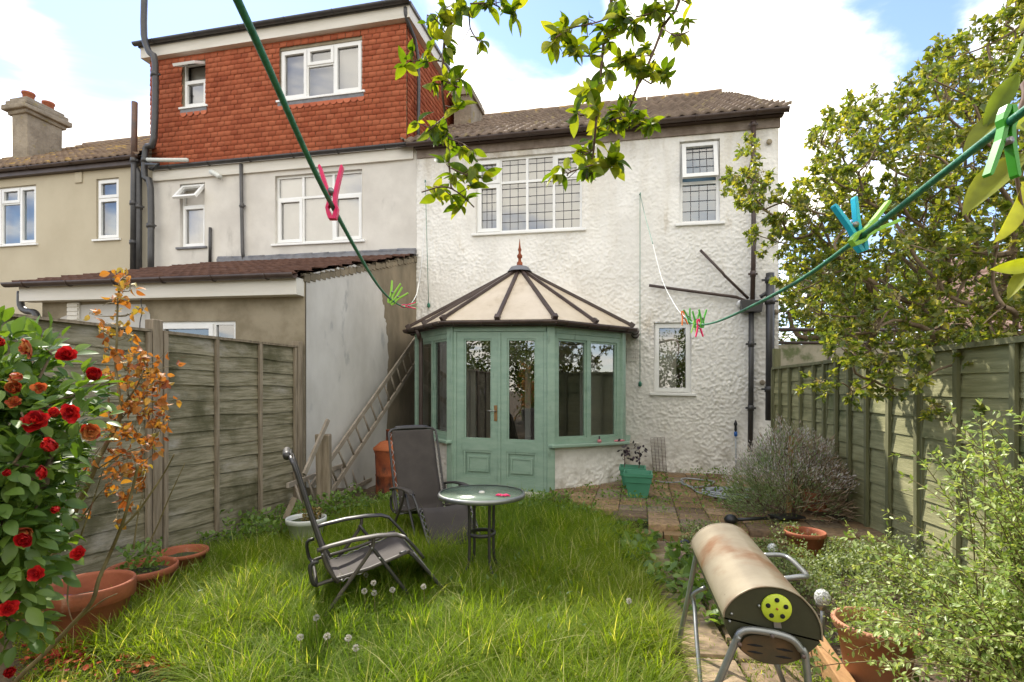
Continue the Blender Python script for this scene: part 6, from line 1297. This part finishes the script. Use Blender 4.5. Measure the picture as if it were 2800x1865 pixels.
br2 = ~green; scatter('dry_stems', leaf_t(1, .05, .02, .15), P_[br2], nrm(D_[br2] + rdir(br2.sum()) * .5), rdir(br2.sum()), rng.uniform(.05, .13, br2.sum()), rndmat('dry_brown_stems', [(.18, .12, .07), (.3, .21, .13), (.4, .31, .21)], rough=.8), lv)
top = tipn[(tipn[:, 2] > .45)]; P_, D_ = around(top, 60, .12); P_ += outw[(tipn[:, 2] > .45)].repeat(60, 0) * .07; scatter('dry_heads', leaf_t(1, .16, .1, .05), P_, nrm(outw[(tipn[:, 2] > .45)].repeat(60, 0) + rdir(len(P_)) * .5 + [0, 0, .3]), rdir(len(P_)), rng.uniform(.02, .042, len(P_)), M['lavf'], lv)
# herb patch and weeds
def carpet(name, label, poly_, n, h, size, m_, tmpl=None, cat=None, kind='stuff', clump=9, stem=True, up_=.6, zb=0.):
    P = np.array(poly_); lo_, hi = P.min(0), P.max(0); x = rng.uniform(lo_[0], hi[0], n * 4); y = rng.uniform(lo_[1], hi[1], n * 4); k = inpoly(x, y, poly_) & (vnoise(x * clump + 3, y * clump + 8) > .38); x, y = x[k][:n], y[k][:n]
    hh = h * (.35 + .9 * vnoise(x * clump * .5 + 30, y * clump * .5)); z = zb + hh * rng.random(len(x)) ** .6 + .02; Pt = np.stack([x, y, z], 1)
    o = scatter(name, tmpl or leaf_t(2, .3, .12, .15), Pt, nrm(rdir(len(x)) + [0, 0, up_]), nrm(rdir(len(x)) * .6 + [0, 0, 1]), rng.uniform(size * .6, size * 1.2, len(x)), m_)
    return tag(o, label, cat, kind=kind)
carpet('herb_patch', 'dense patch of small-leaved herbs between the barbecue and the fence', [(1.5, 3.55), (1.45, 4.75), (2.6, 4.75), (3.3, 4.3), (3.25, 3.4), (2.2, 3.3)], 15000, .3, .026, M['herb'], cat='herbs')
carpet('weeds', 'broad-leaved weeds along the right edge of the lawn', [(1.15, 3.2), (1.0, 4.1), (.75, 5.4), (1.35, 5.35), (1.5, 4.4), (1.35, 3.2)], 520, .17, .085, M['weed'], leaf_t(4, .3, .14, .2), cat='weeds')
carpet('weeds', 'leafy weeds at the foot of the left fence and ladders', [(-3.0, 5.0), (-2.7, 5.9), (-2.2, 6.6), (-1.5, 7.2), (-1.2, 6.7), (-2.0, 5.6), (-2.2, 4.9)], 2000, .26, .055, M['weed'], cat='weeds')
carpet('weeds', 'weeds growing around the foot of the green fence and the terracotta pot', [(1.5, 2.2), (1.55, 3.3), (3.3, 3.4), (3.0, 2.2)], 900, .09, .045, M['weed'], cat='weeds')
carpet('weeds', 'weeds in the joints of the patio slabs', [(-.5, 5.6)] + [tuple(gr(*A3(x, y))[:2]) for x, y in ((300, 900), (700, 1000), (1300, 1000), (1500, 900), (1400, 600), (700, 520), (620, 560))], 1200, .13, .045, M['weed'], cat='weeds', clump=3.2, zb=.12)
carpet('weeds', 'clump of weeds by the conservatory corner', [(-.6, 5.9), (-.5, 6.9), (.6, 7.0), (1.0, 5.9)], 1300, .22, .05, M['weed'], cat='weeds', clump=5)
carpet('weeds', 'seedlings filling the wide terracotta pot', [(potB.x + .15 * math.cos(a), potB.y + .15 * math.sin(a)) for a in np.linspace(0, 6, 9)], 260, .36, .045, M['weed'], cat='seedlings', clump=1)
carpet('dry_weeds', 'dry weeds growing in the white bowl', [(potD.x + .14 * math.cos(a), potD.y + .14 * math.sin(a)) for a in np.linspace(0, 6, 9)], 500, .45, .04, rndmat('dry_weed', [(.2, .12, .05), (.16, .17, .05), (.3, .2, .08)], rough=.7, trans=.2), cat='dry weeds', clump=1)
bpy.data.objects['dry_weeds'].data.update()
for nm, P0, hh in (('rose_shoot', potE, .2),):
    n = 1300; P_ = np.array(potE) + [0, 0, .36] + rng.normal(size=(n, 3)) * [.085, .085, .06]; o = scatter('small_jasmine', leaf_t(1, .2, .1, .1), P_, rdir(n) + [0, 0, .5], rdir(n) + [0, 0, 1], .022, M['jas']); tag(o, 'small pale-leaved plant growing in the rope-rimmed terracotta pot', 'plant')
# grass
def lawn(n, poly_, seed, hmin, hmax, name='lawn_grass', zb=-.005):
    P = np.array(poly_); lo_, hi = P.min(0), P.max(0); x = rng.uniform(lo_[0], hi[0], n * 3); y = rng.uniform(lo_[1], hi[1], n * 3); k = inpoly(x, y, poly_)
    near = np.clip(1.55 - (y - 2.5) / 4.5, .35, 1); k &= rng.random(len(x)) < near; x, y = x[k][:n], y[k][:n]; n = len(x)
    c = vnoise(x * 2.3 + 11, y * 2.3 + 5); c2 = vnoise(x * 7 + 40, y * 7 + 2); th = vnoise(x * 3.1 + 77, y * 3.1 + 31) * 12 + rng.normal(size=n) * 1.5
    H = (hmin + (hmax - hmin) * (.25 * rng.random(n) + .3 * c ** 1.5 + .5 * c2 ** 1.5 + .35 * np.exp(-((x + 0.1) ** 2 + (y - 5.9) ** 2) / .35))) * rng.uniform(.5, 1.15, n); lean = .2 + 1.3 * rng.random(n) ** 1.5 * (.5 + c2)
    k = c2 * .6 + c * .4 > .3 * rng.random(n) + .1; x, y, th, H, lean = x[k], y[k], th[k], H[k], lean[k]; c2 = c2[k]; n = len(x)
    D = np.stack([np.cos(th), np.sin(th), np.zeros(n)], 1); U = nrm(D * lean[:, None] * .6 + [0, 0, 1]); D = nrm(D - U * (D * U).sum(1, keepdims=True)); rn = np.clip(.42 * vnoise(x * 1.1 + 60, y * 1.1 + 9) + .25 * rng.random(n) + .18 * c2 + (rng.random(n) < .11) * .55, 0, 1)
    objs = []
    grp = rng.integers(0, 3, n)
    Vs, Fs, Rs, o_ = [], [], [], 0
    for gi, (bend, w) in enumerate(((.25, .011), (.6, .0135), (1.05, .010))):
        q = grp == gi; TV, TF = blade_t(4, 1, bend); xx, yy, zz_ = basis(D[q], U[q]); m_ = q.sum(); Wd = rng.uniform(.0022, .0046, m_)[:, None, None]; S = H[q][:, None, None]; P0 = np.stack([x[q], y[q], np.full(m_, zb)], 1)
        V = P0[:, None] + S * (TV[None, :, 0:1] * xx[:, None] + TV[None, :, 2:3] * zz_[:, None]) + Wd * TV[None, :, 1:2] * yy[:, None]; kk = len(TV)
        Fs.append((TF[0][None] + (np.arange(m_) * kk)[:, None, None]).reshape(-1, 4) + o_); Vs.append(V.reshape(-1, 3)); Rs.append(np.repeat(rn[q], kk)); o_ += m_ * kk
    o = np_mesh(name, np.concatenate(Vs), [np.concatenate(Fs)], M['grass'], rnd=np.concatenate(Rs)); return tag(o, 'long unmown lawn grass', 'grass', kind='stuff')
Lpoly = [(-2.35, 3.0), (-2.45, 3.9), (-2.5, 4.8), (-2.2, 5.3), (-1.9, 6.4), (-1.2, 7.0), (-.3, 6.9), (.6, 6.5), (1.0, 5.9), (1.2, 5.0), (1.05, 4.2), (.95, 3.2), (.75, 2.5), (.6, 1.5), (-1.0, 1.5), (-1.3, 2.4), (-1.7, 2.75)]
lawn(175000, Lpoly, 1, .1, .47)
carpet('lawn_weeds', 'broad-leaved weeds scattered through the lawn', Lpoly, 1100, .14, .045, M['weed'], leaf_t(4, .22, .14, .3), cat='weeds', clump=2.5)
lawn(6000, [(-2.75, 2.9), (-2.2, 2.9), (-2.2, 3.2), (-2.35, 4.6), (-2.9, 4.6)], 4, .14, .36, 'tall_grass'); bpy.data.objects['tall_grass']['label'] = 'taller grass around the terracotta pots'
lawn(9000, [(-3.3, 3.4), (-3.0, 5.2), (-2.3, 5.4), (-2.3, 3.0), (-1.2, 2.2), (-1.6, 1.9)], 2, .05, .22, 'border_grass'); bpy.data.objects['border_grass']['label'] = 'thin grass at the foot of the left fence'
lawn(3500, [(1.0, 2.2), (1.1, 4.6), (1.6, 4.6), (1.6, 2.2)], 3, .04, .14, 'path_grass'); bpy.data.objects['path_grass']['label'] = 'sparse grass tufts between the worn path slabs'
lawn(2600, [(-.3, 6.2), (1.4, 5.3), (2.9, 5.2), (3.4, 7.9), (.2, 8.4)], 3, .02, .08, 'joint_grass', .125); bpy.data.objects['joint_grass']['label'] = 'moss and short grass in the patio joints'
# dandelion clocks
dl = [(A1(600, 1245), 3.6), (A1(785, 1235), 3.7), (A1(840, 1290), 3.45), (A1(775, 1350), 3.3), (A1(845, 1362), 3.3), (A1(975, 1340), 3.35), (A1(1198, 1318), 3.4), (A1(430, 1540), 2.95), ((821, 1742), 2.8), ((894, 1740), 2.8), ((952, 1745), 2.78), ((973, 1772), 2.7), ((1720, 1643), 3.2)]
where = ['under the near armrest of the front chair', 'tallest, before the seat of the front chair', 'above a close pair in front of the front chair', 'left of a close pair in front of the front chair', 'right of a close pair in front of the front chair', 'before the footrest of the front chair', 'farthest right of those near the front chair', 'large and alone on the left of the lawn', 'leftmost of the row in the sunlit grass', 'widest of the row in the sunlit grass', 'small, third in the row in the sunlit grass', 'lowest of those in the sunlit grass', 'alone at the right side of the lawn by the barbecue']
for ((x, y), Y), w in zip(dl, where):
    c = at(x, y, Y); c.z = max(c.z, .12); d = thing('dandelion_clock', 'white dandelion seed head, ' + w, 'dandelion', (c.x, c.y, 0), 'dandelion seed heads in the lawn'); MB().tube([(c.x, c.y, 0), (c.x + .006, c.y, c.z * .5), (c.x, c.y, c.z)], .0018, 5, 2).build('stem', M['cane'], d)
    n = 90; D = rdir(n); scatter('seed_head', leaf_t(1, .3, .1, .1), np.array(c) + D * .008, D, rdir(n), .012, M['fluff'], d)
# fallen petals
n = 260; xy = np.array([tuple(gr(random.gauss(175, 55), random.gauss(1815, 28))) if i % 3 else tuple(gr(random.gauss(425, 45), random.gauss(1838, 14))) for i in range(n)]); xy[:, 2] = .03 + rng.random(n) * .04
tag(scatter('fallen_petals', petal_t(), xy, rdir(n) * [1, 1, .3], rdir(n) * .4 + [0, 0, 1], rng.uniform(.014, .034, n), rndmat('fallen_red', [(.18, .01, .01), (.4, .02, .012), (.5, .12, .03)], rough=.7)), 'fallen red camellia petals on the soil', 'petals', kind='stuff')
n = 700; xy = np.stack([rng.uniform(-3.3, -1.7, n), rng.uniform(2.2, 3.6, n), .02 + rng.random(n) * .02], 1); tag(scatter('leaf_litter', leaf_t(2, .3, .2, .3), xy, rdir(n) * [1, 1, .3], rdir(n) * .4 + [0, 0, 1], rng.uniform(.02, .05, n), M['brownleaf']), 'brown leaf litter under the camellia', 'leaf litter', kind='stuff')
# small stones / debris on the beds
n = 2600; xy = np.stack([rng.uniform(.95, 3.4, n), rng.uniform(2.1, 5.2, n), rng.random(n) * .015 + .008], 1); o = scatter('bed_gravel', (np.array([(-1, -.7, 0), (1, -.8, 0), (.8, .9, 0), (-.9, .8, 0), (-.4, -.3, .7), (.5, .2, .8)], float), [np.array([(0, 1, 4), (1, 5, 4), (1, 2, 5), (2, 3, 5), (3, 4, 5), (3, 0, 4)])]), xy, rdir(n) * [1, 1, .2], rdir(n) * .3 + [0, 0, 1], rng.uniform(.003, .011, n), rndmat('grit', [(.09, .06, .04), (.2, .15, .1), (.33, .28, .22)], rough=.9)); tag(o, 'loose grit and stones on the soil bed', 'grit', kind='stuff')
# dead sticks over the bed at left
# ------------------------------------------------------------------ beyond the right fence
def bgtree(base, r, h0, h1, n, per, size, label, m_='bgleaf', group='trees beyond the fence', cat='tree', name='leafy_tree'):
    base = np.array(base, float); c = base + [0, 0, (h0 + h1) / 2]; P = c + rdir(n) * (rng.random((n, 1)) ** .35) * [r, r, (h1 - h0) / 2]; nodes, par, rad, segs = skeleton(base, np.concatenate([[base + [0, 0, h0 * .6]], P]), .012, .5, .05, .16)
    t = tree_thing(name, label, cat, tuple(base), segs, M['bark'], group=group); P_, D_ = around(nodes[2:], per, r * .22); scatter('crown', leaf_t(2, .32, .12, .15), P_, nrm(D_ + rdir(len(P_))), nrm(rdir(len(P_)) + [0, 0, .8]), rng.uniform(size * .6, size * 1.2, len(P_)), M[m_], t); return t
bgtree((7.6, 12.5, 0), 1.9, .8, 5.0, 120, 60, .11, 'broad bright green tree just right of the white house beyond the fence')
bgtree((10.5, 13.5, 0), 2.3, .8, 5.6, 120, 60, .12, 'dense green tree behind the holly and left of the pinkish roof')
bgtree((9.0, 19, 0), 2.2, .5, 4.2, 90, 50, .15, 'farther low tree seen between the house corner and the broad tree')
ns_ = thing('cage_fence', 'tall neighbour cage fence of grey netting on dark poles beyond the green fence', 'netting', (5.6, 9.0, 0))
a, b = Vector((4.35, 8.9, 0)), Vector((8.2, 9.0, 0)); m = MB(); m.add([a + up * .6, b + up * .6, b + up * 2.25, a + up * 2.25, ], [(0, 1, 2, 3)]); o = m.build('netting', M['net'], ns_); o.modifiers.new('s', 'SOLIDIFY').thickness = .01
for k in range(5): q = a.lerp(b, k / 4); MB().tube([q, q + up * 2.5], .03, 8).build('pole', M['bgutter'], ns_)
MB().tube([a + up * 2.5, b + up * 2.5], .03, 8).build('rail', M['bgutter'], ns_); MB().tube([a + up * 2.28, b + up * 2.28], .025, 8).build('rail', M['bgutter'], ns_)
nh = thing('neighbour_house', 'neighbouring low building with a pinkish tiled roof behind the holly at the right', 'house', (10.5, 11, 0)); NB = Frame((8.2, 9.9, 0), Vector((.97, -.2, 0)).normalized(), Vector((.2, .97, 0)).normalized(), (0, 0, 1))
MB().box(NB, 0, 7, .3, 6, 0, 2.6).build('wall', M['cream'], nh); ayr = (NB.ay * 3 + up * 1.9).normalized(); RT2 = Frame(NB(0, 0, 2.6), NB.ax, ayr, (up * 3 - NB.ay * 1.9).normalized()); tiles('roof', M['pinkroof'], nh, RT2, lambda t: -.3 + 1.5 * t, lambda t: 7.3, 3.7, 12, .25, .03, .03)
MB().add([RT2(-.3, 0, -.02), RT2(7.3, 0, -.02), RT2(7.3, 3.7, -.02), RT2(1.2, 3.7, -.02)], [(0, 1, 2, 3)]).build('roof_deck', M['pinkroof'], nh)
# hedge behind the camera (seen only in the glass)
for i, x in enumerate((-4.6, -1.9, 1.0, 4.0)): bgtree((x, -6.5 + .4 * math.sin(i * 2), 0), 1.75, .2, 3.9 + .4 * math.sin(i), 90, 60, .14, ('tall hedge bush at the far left behind the camera', 'hedge bush left of the cherry tree behind the camera', 'hedge bush right of the cherry tree behind the camera', 'tall hedge bush at the far right behind the camera')[i], group='hedge at the back of the garden', name='hedge_bush', cat='bush')
bgtree((-7.6, -1.2, 0), 1.9, .3, 5.6, 110, 60, .14, 'dense tree in the left neighbour garden level with the camera', group='trees in the left neighbour garden')
bgtree((-9.6, -5.5, 0), 2.2, .3, 6.0, 110, 60, .15, 'dense tree in the left neighbour garden behind the camera', group='trees in the left neighbour garden')
bgtree((-7.2, -8.6, 0), 2.2, .3, 6.2, 110, 60, .15, 'tallest tree at the back of the left neighbour garden', group='trees in the left neighbour garden')
